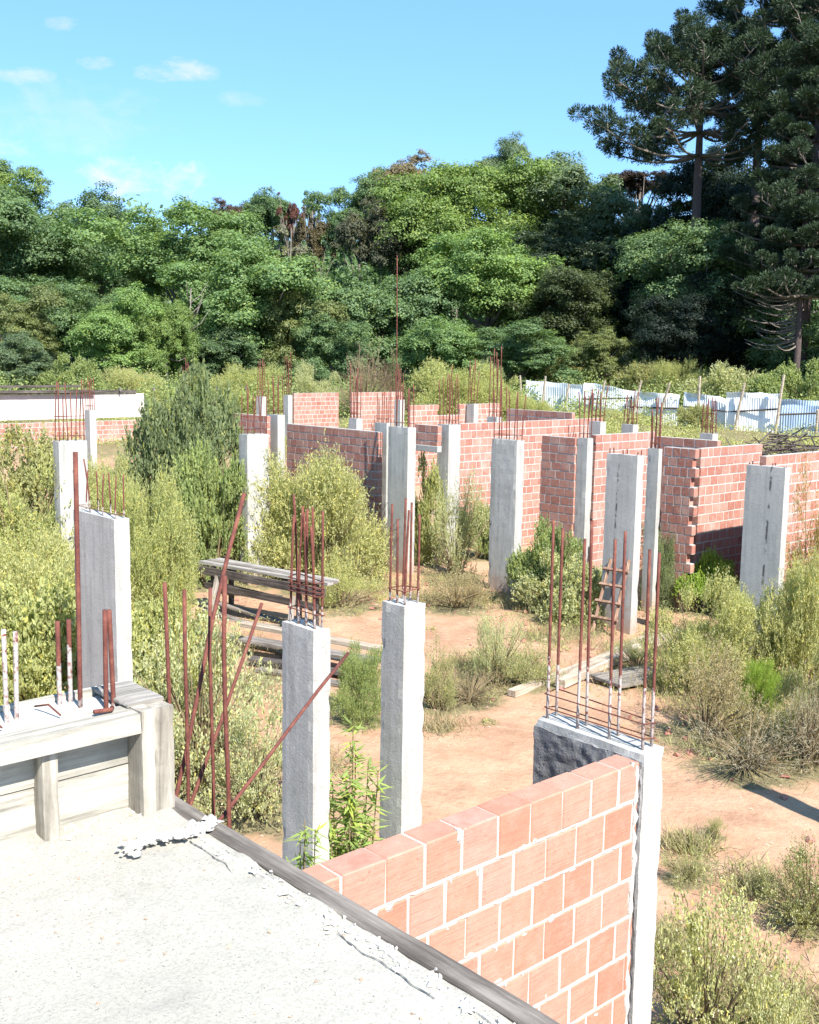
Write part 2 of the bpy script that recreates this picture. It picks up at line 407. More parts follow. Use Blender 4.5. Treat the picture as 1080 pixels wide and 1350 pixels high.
CROWN = {
 'big': [crown_mesh('crown_broad', 70, 125000, .025, (.2, .36), 1.0) for _ in range(3)],
 'mid': [crown_mesh('crown_round', 44, 76000, .031, (.22, .38), 1.0) for _ in range(3)],
 'sparse': [crown_mesh('crown_open', 34, 16000, .036, (.1, .2), .9) for _ in range(2)],
 'flat': [crown_mesh('crown_flat', 40, 32000, .035, (.14, .24), .5, .3)],
 'fine': [crown_mesh('crown_fine', 60, 80000, .025, (.13, .24), .85)],
}
ci = {k: 0 for k in CROWN}
def tree(label, x, yt, yb, w, Y, col, kind='mid', bark='bark', name='broadleaf_tree', group='trees of the forest edge', limbs=5, trunk_r=None):
    top = atY(x, yt, Y); bot = atY(x, yb, Y)
    Rr = w / 2 / F * Y * 1.2; h = max(.8, (top.z - bot.z) / 2)
    cx = top.x; zc = (top.z + bot.z) / 2; g = gz(cx, Y)
    t = empty(name, (cx, Y, g), random.uniform(0, 6.28), label, 'tree', group)
    tr = trunk_r or max(.14, Rr * .05)
    mb = MB(); hc = zc - g
    lean = [random.uniform(-.3, .3) * Rr * .3 for _ in range(2)]
    mb.tube([(0, 0, -.4), (lean[0] * .3, lean[1] * .3, hc * .4), (lean[0], lean[1], hc * .8), (0, 0, hc + h * .4)], [tr * 1.3, tr, tr * .75, tr * .3], 8)
    vi = ci[kind] % len(CROWN[kind]); cm = CROWN[kind][vi]; ci[kind] += 1; ra = random.uniform(0, 6.28)
    LC = LOBES[cm.name.split('.')[0]][vi]
    for k in random.sample(range(len(LC)), min(len(LC), 34 if kind in ('sparse', 'flat') else limbs + 3)):
        c = LC[k]; q = Vector((c[0] * math.cos(ra) - c[1] * math.sin(ra), c[0] * math.sin(ra) + c[1] * math.cos(ra), c[2])) * Vector((1, 1, 1)).length / 3 ** .5
        q = Vector((q.x * Rr, q.y * Rr, hc + q.z * h * 1.12)); z0 = min(hc * random.uniform(.45, .85), q.z - .2)
        p = Vector((lean[0] * .8, lean[1] * .8, z0)); md = p.lerp(q, .55) + Vector((0, 0, -.1 * h)); f_ = .42 if kind == 'sparse' else .5
        mb.tube([p, md, q], [tr * f_, tr * f_ * .6, tr * .1], 6)
    mb.build('trunk', M[bark], t, True)
    c = link('crown', cm, t, (0, 0, hc), col); c.scale = (Rr, Rr, h * 1.12); c.rotation_euler = (0, 0, ra)
    return t

# ------------------------------------------------------------------ world, sun, camera
SUN_AZ = Vector((.48, -.877)).normalized(); SUN_EL = R(46)
w = bpy.data.worlds.new('World'); sc.world = w; w.use_nodes = True; nt = w.node_tree; nt.nodes.clear(); h = NT(nt)
sky = h.n('ShaderNodeTexSky', sky_type='NISHITA', sun_disc=False, sun_elevation=SUN_EL, sun_rotation=math.atan2(SUN_AZ.x, SUN_AZ.y))
sky.air_density = .8; sky.dust_density = .25; sky.ozone_density = 1.6
tc = h.n('ShaderNodeTexCoord'); sp = h.n('ShaderNodeSeparateXYZ'); h.l(tc.outputs['Generated'], sp.inputs[0])
yy = h.math('MAXIMUM', sp.outputs['Y'], .05); az = h.math('DIVIDE', sp.outputs['X'], yy); el = h.math('DIVIDE', sp.outputs['Z'], yy)
cn = h.noise(tc.outputs['Generated'], 11, 8, .62, 1.); cn2 = h.noise(h.coords((1, 1, 2.2), 'Generated', False), 30, 7, .65, .6)
tot = None
for (x, y, sx, sy, amt) in [(185, 232, 95, 34, 1.), (255, 92, 45, 18, .9), (205, 98, 50, 12, .6), (122, 84, 32, 12, .7), (80, 30, 26, 10, .5), (5, 195, 55, 18, .7), (30, 100, 50, 12, .55), (90, 160, 160, 60, .25), (320, 130, 40, 12, .3)]:
    d = ray(x, y); a0, e0 = d.x / d.y, d.z / d.y
    wob = h.math('ADD', h.math('MULTIPLY', h.math('SUBTRACT', cn, .56), 4.), h.math('MULTIPLY', h.math('SUBTRACT', cn2, .5), 2.5))
    q = h.math('ADD', h.math('POWER', h.math('ABSOLUTE', h.math('DIVIDE', h.math('SUBTRACT', az, a0), sx / F)), 2.),
               h.math('POWER', h.math('ABSOLUTE', h.math('DIVIDE', h.math('SUBTRACT', el, e0), sy / F)), 2.))
    f = h.math('MULTIPLY', h.math('SUBTRACT', h.math('ADD', 1., wob), q, True), amt)
    tot = f if tot is None else h.math('MAXIMUM', tot, f)
tot = h.math('MULTIPLY', tot, h.ramp(cn2, [(.25, .35), (.65, 1)]), True)
skyc = h.mix(1., sky.outputs[0], (.42, .50, .64), 'MULTIPLY')
skyc = h.mix(.5, skyc, (.4, 1.07, 1.8))
cl = h.mix(h.math('MULTIPLY', tot, .7), skyc, (2.0, 1.85, 1.9))
bg = h.n('ShaderNodeBackground'); h.l(cl, bg.inputs[0]); bg.inputs[1].default_value = .15
wo = h.n('ShaderNodeOutputWorld'); h.l(bg.outputs[0], wo.inputs[0])
sl = bpy.data.lights.new('sun', 'SUN'); sl.energy = 3.2; sl.angle = R(.5); sl.color = (1, .95, .89)
so = bpy.data.objects.new('sun', sl); COL.objects.link(so)
sd = Vector((SUN_AZ.x * math.cos(SUN_EL), SUN_AZ.y * math.cos(SUN_EL), math.sin(SUN_EL)))
so.rotation_euler = sd.to_track_quat('Z', 'Y').to_euler(); so.location = sd * 60
cd = bpy.data.cameras.new('camera'); co = bpy.data.objects.new('camera', cd); COL.objects.link(co)
cd.sensor_fit = 'HORIZONTAL'; cd.sensor_width = 36; cd.lens = F / 1080 * 36; cd.clip_start = .05; cd.clip_end = 2000
co.matrix_world = Matrix.Translation(CAM) @ MC.to_4x4(); sc.camera = co
vs = sc.view_settings; vs.view_transform = 'Standard'; vs.look = 'None'; vs.gamma = 1; vs.exposure = 1.98
sc.cycles.max_bounces = 6; sc.cycles.diffuse_bounces = 3; sc.cycles.transmission_bounces = 4; sc.cycles.use_denoising = True
try: sc.cycles.denoising_prefilter = 'ACCURATE'
except Exception: pass

# ------------------------------------------------------------------ ground
COVER = []   # (x, y, radius) patches of leaf litter under vegetation
def build_ground():
    xs = np.concatenate([np.linspace(-260, -40, 12)[:-1], np.linspace(-40, -10, 31)[:-1], np.linspace(-10, 12, 150)[:-1], np.linspace(12, 40, 29)[:-1], np.linspace(40, 260, 12)])
    ys = np.concatenate([np.linspace(-40, 3, 12)[:-1], np.linspace(3, 30, 190)[:-1], np.linspace(30, 75, 60)[:-1], np.linspace(75, 140, 20)[:-1], np.linspace(140, 420, 10)])
    X, Y = np.meshgrid(xs, ys); Z = np.empty_like(X); cov = np.empty_like(X)
    ca = np.array(COVER)
    for i in range(X.shape[0]):
        for j in range(X.shape[1]):
            x, y = X[i, j], Y[i, j]; Z[i, j] = gz(x, y)
            if -11 < x < 13 and 3 < y < 32: Z[i, j] += .018 * mnoise.noise(Vector((x * 3, y * 3, 9)))
            d = ((ca[:, 0] - x) ** 2 + (ca[:, 1] - y) ** 2) / ca[:, 2] ** 2
            cov[i, j] = max(np.exp(-d).max(), sstep(38, 52, y) + sstep(58, 70, y))
    ny, nx = X.shape; I = np.arange(nx * ny).reshape(ny, nx)
    fs = np.stack([I[:-1, :-1], I[:-1, 1:], I[1:, 1:], I[1:, :-1]], -1).reshape(-1, 4)
    me = bpy.data.meshes.new('ground'); me.from_pydata(np.stack([X, Y, Z], -1).reshape(-1, 3).tolist(), [], fs.tolist())
    a = me.attributes.new('cover', 'FLOAT', 'POINT'); a.data.foreach_set('value', cov.reshape(-1).astype(np.float32))
    me.polygons.foreach_set('use_smooth', [True] * len(fs)); me.materials.append(M['ground'])
    tag(link('ground', me), kind='structure')

# ------------------------------------------------------------------ concrete columns with starter bars
BAR_R = .009
def rebar_mesh(hh, r=BAR_R, bend=.0):
    mb = MB(); n = 7
    a = random.uniform(0, 6.28); pts = []
    for i in range(n):
        t = i / (n - 1); pts.append((math.cos(a) * bend * t * t, math.sin(a) * bend * t * t, hh * t - .05))
    mb.tube(pts, r, 6); return mb.mesh('rebar', M['rebar'], True)
def stirrup(parent, lx, ly, z, x0, y0, r=.004):
    mb = MB(); e = .012
    p = [(x0 - e, y0 - e, z), (x0 + lx + e, y0 - e, z + random.uniform(-.02, .02)), (x0 + lx + e, y0 + ly + e, z + random.uniform(-.02, .02)), (x0 - e, y0 + ly + e, z)]
    for i in range(4): mb.tube([p[i], p[(i + 1) % 4]], r, 5)
    return mb.build('stirrup', M['rebar'], parent, color=(-1, 0, 0))
def column(label, xl, xc, xr, yc, zt, bars=4, bh=.9, mat='concrete', cell=.1, amp=.006, chip=.03, br=BAR_R, bsplash=.1, stirrups=(.12,), group='concrete columns of the unfinished building', bend=.05, z0=-.3, dims=None, hs=None, corner=None):
    fc = corner if corner is not None else at(xc, yc, zt)
    if dims: lv, lu = dims
    else: lv = solve(fc, V, xl, 0, 4); lu = solve(fc, U, xr, 0, 4)
    t = empty('concrete_column', (fc.x, fc.y, 0), GA, label, 'column', group)
    s = random.random() * 50
    rough_box((0, 0, z0), (lu, lv, zt), (cell, cell, cell * 1.4), amp, chip, s).build('shaft', M[mat], t, smooth=False)
    longv = lv >= lu; L, W = (lv, lu) if longv else (lu, lv); m = .045
    k = 0
    for i in range(bars):
        for sd_ in (0, 1):
            a = m + (L - 2 * m) * i / max(1, bars - 1); b = m if sd_ == 0 else W - m
            x, y = (b, a) if longv else (a, b)
            hh = (hs[k % len(hs)] if hs else bh * random.uniform(.8, 1.12)); k += 1
            o = link('rebar', rebar_mesh(hh, br, random.uniform(0, bend)), t, (x, y, zt), (bsplash, 0, 0))
            o.rotation_euler = (random.uniform(-.015, .015), random.uniform(-.015, .015), 0)
    for z in stirrups: stirrup(t, lu - 2 * m, lv - 2 * m, zt + z, m, m, br * .45)
    return t

ZT = 3.5
near_pillar = column('long thin dark rough column ending the near brick wall, with tall rusty bars', 705, 850, 877, 995, ZT, 4, 1.06, 'concrete', .03, .006, .02, .0075, .28, (.06, .13), bend=.02,
                     hs=[1.0, .98, 1.02, 1.05, 1.0, 1.08, 1.07, 1.02])
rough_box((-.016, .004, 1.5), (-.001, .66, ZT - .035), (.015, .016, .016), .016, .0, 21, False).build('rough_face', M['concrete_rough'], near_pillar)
mb = MB(); mb.bbox((-.03, .55, 3.04), (.03, .63, 3.17), .006); mb.bbox((-.035, .52, 3.02), (.01, .545, 3.19), .004); mb.build('wooden_plug', M['wood_pale'], near_pillar)
cC = column('pale column left of the slender one, with a crowded tuft of stirrup wrapped bars', 371, 413, 437, 832, ZT, 4, .82, 'concrete', .05, .003, .035, .009, .12, (.1, .22, .25, .28, .31), bend=.05)
c5 = column('slender pale column in the middle of the site, behind the near brick wall', 503, 533, 562, 800, ZT, 3, .8, 'concrete', .05, .003, .025, .009, .08, (.1,), bend=.02)
cL = column('broad smooth pale column behind the formwork box, streaked with grey', 96, 150, 171, 685, ZT, 4, .62, 'concrete', .08, .002, .02, .009, .1, (.05,), bend=.05)
column('pale column half hidden by bushes, just behind the broad smooth column', 69, 77, 115, 582, ZT, 4, 1.2, 'concrete', .12, .003, .03, .012, .0, (.1, .5), bend=.05)
column('white column standing right of the tall dark green shrub', 315, 326, 355, 573, ZT, 4, 1.1, 'concrete', .12, .003, .03, .012, .0, (.1, .4), bend=.08)
column('small grey column set into the dark brick wall behind the white column', 352, 366, 376, 547, ZT, 3, 1.2, 'concrete', .15, .003, .03, .013, 0, (.1,), bend=.08)
column('wide column with a bright right face and one very tall bar on top', 512, 538, 549, 564, 3.62, 4, 1.1, 'concrete', .12, .004, .03, .012, 0, (.1,), bend=.05, hs=[1., 1.1, .9, 1., 1.2, 1.1, 1., 4.2])
column('grey column slab pressed against the left side of the wide column', 494, 510, 516, 558, 3.62, 3, .8, 'concrete', .15, .003, .03, .012, 0, (.1,), bend=.05)
column('column left of the missing brickwork of the long red wall', 577, 592, 608, 560, 3.62, 4, 1.4, 'concrete', .12, .004, .03, .012, 0, (.1,), bend=.08)
column('honeycombed free standing column on bare earth in the middle distance', 648, 682, 692, 581, ZT, 4, 1.3, 'concrete', .08, .007, .05, .012, 0, (.1,), bend=.08)
column('narrow column at the end of the short dark brick wall', 761, 775, 783, 578, ZT, 3, 1.1, 'concrete', .1, .005, .04, .012, 0, (.1,), bend=.08)
c825 = column('wide grey column with the small ladder leaning on it', 800, 841, 850, 601, ZT, 3, .15, 'concrete_board', .1, .004, .035, .012, 0, (), bend=.03)
column('narrow column between the ladder column and the toothed brick corner', 854, 869, 874, 592, ZT, 3, 1.0, 'concrete', .1, .005, .03, .012, 0, (.1,), bend=.08)
c1010 = column('large board marked column on the right with dark vertical seams', 984, 1036, 1043, 617, ZT, 4, .1, 'concrete_board', .1, .003, .03, .012, 0, (), bend=.02)
# the column outside the right edge whose shadow, bars and all, falls across the earth
column('column beyond the right edge casting its shadow on the bare earth', 0, 0, 0, 0, ZT, 3, 1.0, 'concrete', .12, .003, .03, .011, 0, (.1,), corner=Vector((6.2, 9.8, 0)), dims=(.6, .25), bend=.03)

# ------------------------------------------------------------------ brick walls
def brick_wall(label, p0, d, length, z0, zt, course=.205, blen=.29, thick=.13, mat='brick', step=None, jag=(0, 0), gap=None, near=False, name='brick_wall', cat='brick wall', group='red brick walls of the unfinished building', plaster=None):
    """local x runs along d, y into the wall, z up. step(x) lowers the top, jag toothes the ends"""
    t = empty(name, (p0.x, p0.y, 0), math.atan2(d.y, d.x), label, cat, group)
    mb = MB(); rn = []
    nz = int(round((zt - z0) / course)); jt = .012 if near else .032
    sgn = 1 if d.dot(U) > .5 else -1     # the faces seen look towards -V (along U) or -U (along V)
    ylo, yhi = (0, thick) if sgn > 0 else (-thick, 0)
    mo = MB()
    def add_brick(lo, hi, j, r):
        n0 = len(mb.f)
        if near: mb.bbox(lo, hi, .006, 0, .0016)
        else: mb.box(lo, hi, 0, j)
        rn.extend([r] * (len(mb.f) - n0))
    for k in range(nz):
        za, zb = zt - (k + 1) * course, zt - k * course
        x = -blen * (.5 if k % 2 else 0) + random.uniform(-.02, .02)
        xa = random.uniform(0, jag[0]) * (1 if k % 2 else .2); xb = length - random.uniform(0, jag[1]) * (1 if k % 2 else .15)
        runs = []
        while x < xb - .02:
            bl = blen * random.choice((1, 1, 1, 1, .66)) if not near else blen * random.uniform(.96, 1.04)
            s, e = max(x, xa), min(x + bl, xb); x += bl
            if e - s < .03: continue
            if step and zb - step((s + e) / 2) > -.02 and zb > zt - step((s + e) / 2) + .02: continue
            if gap and gap((s + e) / 2, (za + zb) / 2): continue
            runs.append((s, e)); pr = random.uniform(.002, .006) if near else random.uniform(.004, .008)
            zz = .004 if near and k == 0 else 0
            g1, g2, g3 = (random.uniform(.001, .009), random.uniform(.001, .009), random.uniform(.003, .008)) if near else (jt / 2 * random.uniform(.6, 1.2), jt / 2 * random.uniform(.6, 1.2), jt / 2)
            add_brick((s + g1, ylo - pr, za + g3), (e - g2, yhi + pr, zb - jt * .5), .002, random.random())
        if runs:   # mortar bed of the course, in stretches where bricks stand
            a, b = runs[0]
            for s, e in runs[1:] + [(1e9, 0)]:
                if s - b > .02:
                    mo.box((a + .02, ylo, za), (b - .02, yhi, zb - (.012 if k == 0 else 0))); a = s
                b = e
    me = mb.mesh('bricks', M[mat]); at_ = me.attributes.new('rnd', 'FLOAT', 'FACE'); at_.data.foreach_set('value', np.array(rn, np.float32))
    link('bricks', me, t); mo.build('mortar', M['mortar'], t)
    return t
def wall_px(label, xa, ya, xt, d, zt, z0=-.2, lo=0, hi=40, **kw):
    p0 = at(xa, ya, zt); L = solve(p0, d, xt, lo, hi); return brick_wall(label, p0, d, L, z0, zt, **kw), p0, L

# the near wall, running from under the slab to the dark column
fc = near_pillar.location
Ln = 2.75; p0 = Vector((fc.x, fc.y, 0)) - U * Ln + V * .02
nw = brick_wall('close brick wall of square pinkish blocks below the slab edge', p0, U, Ln - .005, .0, 3.47, .19, .2, .13, 'brick_near', near=True, group='red brick walls of the unfinished building')
mb = MB()      # mortar squeezed out of the joints
for k in range(12):
    z = 3.47 - k * .19; x = 0
    pts = []; rad = []
    while x < Ln:
        pts.append((x, .001 + random.uniform(-.002, .002), z + random.uniform(-.004, .004))); rad.append(random.uniform(.003, .0095)); x += random.uniform(.02, .05)
    if k: mb.tube(pts, rad, 6)
    for _ in range(3):
        x = random.uniform(.3, Ln); zz = z - random.uniform(.02, .1); w_ = random.uniform(.006, .02)
        mb.tube([(x, .004, z), (x + random.uniform(-.012, .012), .004, (z + zz) / 2), (x + random.uniform(-.01, .01), .006, zz)], [w_, w_ * random.uniform(.7, 1.2), w_ * .4], 7)
for _ in range(70):
    k = random.randrange(1, 12); z = 3.47 - k * .19 + random.gauss(0, .012); x = random.uniform(.1, Ln); a = random.uniform(.008, .035); b = random.uniform(.005, .018); n_ = 10
    vs_ = [(x + a * math.cos(i * .628) * random.uniform(.6, 1.3), -.0035, z + b * math.sin(i * .628) * random.uniform(.6, 1.3)) for i in range(n_)] + [(x, -.011, z)]
    mb.add(vs_, [(i, (i + 1) % n_, n_) for i in range(n_)])
mb.build('squeezed_mortar', M['mortar'], nw)
mb = MB(); x = Ln - .03   # a thick smear of mortar where wall and column meet
mb.tube([(x + random.uniform(-.01, .006), .0, 3.45 - i * .05) for i in range(60)], [random.uniform(.006, .02) for _ in range(60)], 6)
mb.build('mortar_smear', M['mortar'], nw, True)

wall_px('brick wall at the right edge beside the large board marked column', 1010, 601, 1300, U, ZT)
tooth, pB, _ = wall_px('short dark red wall end with toothed corner of square blocks', 920, 592, 875, V, ZT, blen=.2, jag=(.16, 0), hi=3)
b2, pB2, LB2 = wall_px('sunlit wall running back to the right from the toothed corner', 924, 590.8, 1006, U, ZT, blen=.29)
ts = solve(pB2, U, 955); q = pB2 + U * ts; q.z = 3.5
L = solve(q + V * .15, V, 862, 0, 25)
brick_wall('dark brick wall closing the back of the right hand room', q + V * .15, V, L, -.2, 3.62)
wall_px('sunlit brick wall between the short dark wall and the toothed corner', 785, 573, 866, U, 3.55)
wall_px('short dark red brick wall ending at the narrow column', 760, 577, 714, V, ZT, blen=.29, hi=4)
e1, pE, LE = wall_px('long sunlit red wall behind the honeycombed column, open at its foot on the left', 607, 558, 795, U, 3.62, gap=lambda x, z: x < 1.9 and z < .95)
ts = solve(pE, U, 760); q = pE + U * ts + V * .15
brick_wall('dark back wall rising a course above the long sunlit wall', q, V, solve(q, V, 668, 0, 25), -.2, 3.8)
wall_px('far sunlit wall block left of the fence, under a cluster of bars', 541, 534, 659, U, 3.6, step=lambda x: .38 if 1.5 < x < 2.6 else 0)
iw, pI, LI = wall_px('long dark brick wall stepping down to the wide column', 500, 559, 378, V, 3.62, step=lambda x: -.0 if x > 5 else (.19 if x > 3 else .19), blen=.3)
wall_px('low dark brick wall left of the small grey column', 352, 548, 304, V, ZT, hi=25)
wall_px('far pale brick wall left of the stepped dark wall', 387, 518, 447, U, 3.6)
wall_px('far pale brick wall block above the stepped dark wall', 464, 517, 531, U, 3.75)
lw, pL, LL = wall_px('dark brickwork above the concrete lintel between two columns', 578, 561, 547, V, 3.62, z0=3.1, hi=6)
mb = MB(); mb.bbox((0, -.14, 2.93), (LL, .02, 3.09), .01); mb.build('lintel', M['concrete'], lw)
# the left building: bricks below, a white plastered band above, timber rails on top
pm, pM, LM = wall_px('distant brick wall at the left with a white plastered band and timbers on top', -60, 521, 190, U, 3.5, gap=lambda x, z: z > 2.35)
rough_box((0, -.03, 2.4), (LM, .15, 3.5), .4, .01, .03, 5, False).build('plastered_band', M['plaster'], pm)
mb = MB(); mb.bbox((0, -.3, 3.56), (LM * .7, -.1, 3.68), .005); mb.bbox((.8, -.1, 3.52), (LM * .95, .5, 3.64), .005); mb.build('top_board', M['wood_dark'], pm)
mb = MB()
for i in range(9):
    x = .5 + i * 1.7; mb.box((x, -.28, 3.62), (x + .06, -.2, 3.78))
mb.build('rail_peg', M['wood_grey'], pm)
mb = MB(); mb.bbox((.2, -.32, 3.8), (LM * .62, -.22, 3.9), .005); mb.build('rail', M['wood_dark'], pm)
def far_col(x, y, zt, label, bh=1.2, w=.25, bars=3):
    p = at(x, y, zt); return column(label, 0, 0, 0, 0, zt, bars, bh, 'concrete', .3, .006, .02, .014, 0, (.15, .5), corner=p, dims=(w * 1.6, w), bend=.1)
far_col(118, 541, 3.3, 'pale column at the right end of the white plastered wall', 1.3)
far_col(246, 520, 3.5, 'far column behind the tall dark shrub, only its bars in sight', 1.6)
far_col(380, 521, 3.5, 'far column in front of the dark tree trunks with a thick bundle of bars', 1.9)
far_col(345, 523, 3.6, 'far column left of the thick bar bundle, topped by thin bars', 1.5)
far_col(528, 527, 3.5, 'far column at the right end of the pale block wall', 1.5)
far_col(625, 533, 3.6, 'far column in the notch of the far sunlit wall block', 1.6)
far_col(792, 556, 3.62, 'far column at the right end of the long sunlit wall', 1.0)
far_col(655, 550, 3.62, 'far column rising behind the long sunlit wall', 1.9)
far_col(940, 572, 3.5, 'far column by the right hand room, topped by short thin bars', .9)
far_col(835, 560, 3.55, 'far column behind the sunlit wall left of the toothed corner', .9)
far_col(470, 552, 3.4, 'far column let into the stepped dark wall', 1.6)

# ------------------------------------------------------------------ slab, edge board and formwork box
ZS = 3.55
O = at(205, 1060, ZS); O.z = 0
slab = empty('concrete_slab', (O.x, O.y, 0), GA, 'rough pale concrete floor slab in the foreground with a crumbly edge', 'slab')
def slab_z(x, y):
    q = Vector((x, y, 0)); z = ZS + .006 * mnoise.noise(q * 2) + .004 * mnoise.noise(q * 9)
    if x > -.25: z += .012 * sstep(-.25, -.03, x) * (1 + mnoise.noise(q * 7))
    if y > -.3: z += .02 * sstep(-.3, -.02, y) * (1 + .8 * mnoise.noise(q * 6))
    return z
mb = MB(); nx, ny = 130, 150; LX, LY = 4.2, 5.2
for i in range(nx + 1):
    for j in range(ny + 1):
        x, y = -LX * (i / nx) ** 1.0, -LY * (j / ny) ** 1.0
        q = Vector((x, y, 0))
        z = ZS + .006 * mnoise.noise(q * 2) + .004 * mnoise.noise(q * 9) + .003 * mnoise.noise(q * 30)
        if x > -.25: z += .012 * sstep(-.25, -.03, x) * (1 + mnoise.noise(q * 7))
        if y > -.3: z += .02 * sstep(-.3, -.02, y) * (1 + .8 * mnoise.noise(q * 6))
        mb.v.append((x, y, z))
for i in range(nx):
    for j in range(ny):
        a = i * (ny + 1) + j; mb.f.append((a, a + 1, a + ny + 2, a + ny + 1)[::-1]); mb.m.append(0)
mb.box((-LX, -LY, ZS - .16), (-.002, -.002, ZS - .03))
mb.build('slab_top', M['slab'], slab, True)
def lump(m, c, r):
    vs = [Vector(c) + Vector((dx, dy, dz)) * r * random.uniform(.6, 1.25) + Vector((random.gauss(0, .2), random.gauss(0, .2), random.gauss(0, .15))) * r for dx, dy, dz in
          [(1, 0, 0), (.5, .87, 0), (-.5, .87, 0), (-1, 0, 0), (-.5, -.87, 0), (.5, -.87, 0), (.4, .2, .6), (-.35, .3, .65), (-.05, -.4, .6), (0, 0, -.5)]]
    m.add(vs, [(0, 1, 6), (1, 2, 7, 6), (2, 3, 7), (3, 4, 8, 7), (4, 5, 8), (5, 0, 6, 8), (6, 7, 8), (1, 0, 9), (2, 1, 9), (3, 2, 9), (4, 3, 9), (5, 4, 9), (0, 5, 9)])
def crumb_ridge(pts, r0, r1, n=7):
    m = MB(); m.tube([Vector(p) - Vector((0, 0, r0 * .4)) for p in pts], [random.uniform(r0, r1) * .4 for _ in pts], n)
    for p in pts:
        for _ in range(6):
            c = Vector(p) + Vector((random.gauss(0, .022), random.gauss(0, .035), random.uniform(-.004, .004))); lump(m, c, random.uniform(r0 * .3, r1 * .75) * random.random() ** .5)
    return m
pts = []; y = -.28
while y > -2.6:
    pts.append((-.035 + .028 * mnoise.noise(Vector((y * 4, 0, 3))), y, ZS + .012 + .008 * mnoise.noise(Vector((y * 9, 1, 3))))); y -= .035
crumb_ridge(pts, .010, .026).build('edge_crumbs', M['mortar'], slab)
pts = [(-x, -.075 + .012 * mnoise.noise(Vector((x * 5, 2, 1))), ZS + .012) for x in np.arange(.0, 2.6, .05)]
crumb_ridge(pts, .006, .02).build('corner_crumbs', M['mortar'], slab)
mb = MB()
for _ in range(240):
    x, y = -random.uniform(.05, 3.), -random.uniform(.05, 3.2); lump(mb, (x, y, slab_z(x, y) + .002), random.uniform(.002, .008) * random.random() ** .5 + .001)
tag(mb.build('grit', M['stone'], slab), kind='stuff')
# long cracks lifted along the crumbly edge
mb = MB()
for (x0, y0, x1, y1) in [(-.085, -.4, -.095, -.7), (-.08, -1.25, -.09, -1.7)]:
    P_ = [Vector((x0 + (x1 - x0) * t, y0 + (y1 - y0) * t, 0)) for t in np.linspace(0, 1, 26)]
    L_ = [(p.x + .012 * mnoise.noise(p * 14), p.y + .012 * mnoise.noise(p * 14 + Vector((5, 0, 0))), ZS + .018) for p in P_]
    b_ = len(mb.v); nn = len(L_)
    for k_, (x, y, z) in enumerate(L_):
        wd_ = .0008 + .005 * abs(mnoise.noise(Vector((x * 30, y * 30, 2)))); tx = (y1 - y0); ty = -(x1 - x0); n_ = math.hypot(tx, ty)
        mb.v += [(x + tx / n_ * wd_, y + ty / n_ * wd_, slab_z(x, y) + .005), (x - tx / n_ * wd_, y - ty / n_ * wd_, slab_z(x, y) + .005)]
    for k_ in range(nn - 1): mb.f.append((b_ + 2 * k_, b_ + 2 * k_ + 1, b_ + 2 * k_ + 3, b_ + 2 * k_ + 2)); mb.m.append(0)
mb.build('crack', M['crack'], slab)

eb = empty('edge_board', (O.x, O.y, 0), GA, 'weathered grey timber board running along the slab edge', 'board')
mb = MB(); n = 40
for i in range(n + 1):
    y = .02 - 2.9 * i / n; wv = .006 * mnoise.noise(Vector((y * 2, 0, 0)))
    prof = [(.0, ZS - .12), (.0, ZS + .014 + wv), (.006, ZS + .02 + wv), (.082 + wv, ZS + .017 + wv * .5), (.088 + wv, ZS - .12)]
    for (x, z) in prof: mb.v.append((x + random.uniform(-.001, .001), y, z + random.uniform(-.0015, .0015)))
for i in range(n):
    for k in range(4): a = i * 5 + k; mb.f.append((a, a + 1, a + 6, a + 5)); mb.m.append(0)
mb.f.append((0, 1, 2, 3, 4)[::-1]); mb.m.append(0)
M['wood_edge'] = mat_wood('dark_edge_timber', (.115, .1, .085), (.24, .215, .185), 1)
mb.build('plank', M['wood_edge'], eb)
mb = MB()
for i in range(n + 1):
    y = -.05 - 2.8 * i / n
    for (x, z) in [(.09, ZS - .2), (.09, ZS - .02), (.112, ZS - .022), (.113, ZS - .2)]: mb.v.append((x + random.uniform(-.001, .001), y, z + random.uniform(-.002, .002)))
for i in range(n):
    for k in range(3): a = i * 4 + k; mb.f.append((a, a + 1, a + 5, a + 4)); mb.m.append(0)
mb.build('lower_plank', M['wood_edge'], eb)
tg = empty('mortar_lump', (O.x, O.y, 0), GA, 'dried white mortar spill lying across the grey edge board', 'mortar')
ml = MB(); P_ = [(-.30 + .37 * t, -.33 + .03 * math.sin(t * 7) - .1 * t * (1 - t), ZS + .02 + .018 * math.sin(t * 3.1)) for t in np.linspace(0, 1, 22)]
ml.tube([p_ if hasattr(p_,'x') else Vector(p_) - Vector((0, 0, .006)) for p_ in P_], [.008 + .012 * abs(math.sin(i * 1.3)) for i in range(22)], 7)
for p_ in P_:
    for _ in range(7): lump(ml, Vector(p_) + Vector((random.gauss(0, .018), random.gauss(0, .02), random.uniform(-.008, .004))), random.uniform(.004, .017))
for _ in range(6):
    t = random.random(); c = Vector((-.3 + .37 * t, -.35 + random.uniform(-.04, .05), ZS + .015)); r = random.uniform(.008, .026)
    ml.tube([c - Vector((r, 0, 0)), c + Vector((0, 0, r * .4)), c + Vector((r, random.uniform(-r, r), 0))], [r * .3, r * .8, r * .25], 6)
ml.build('spill', M['mortar'], tg)

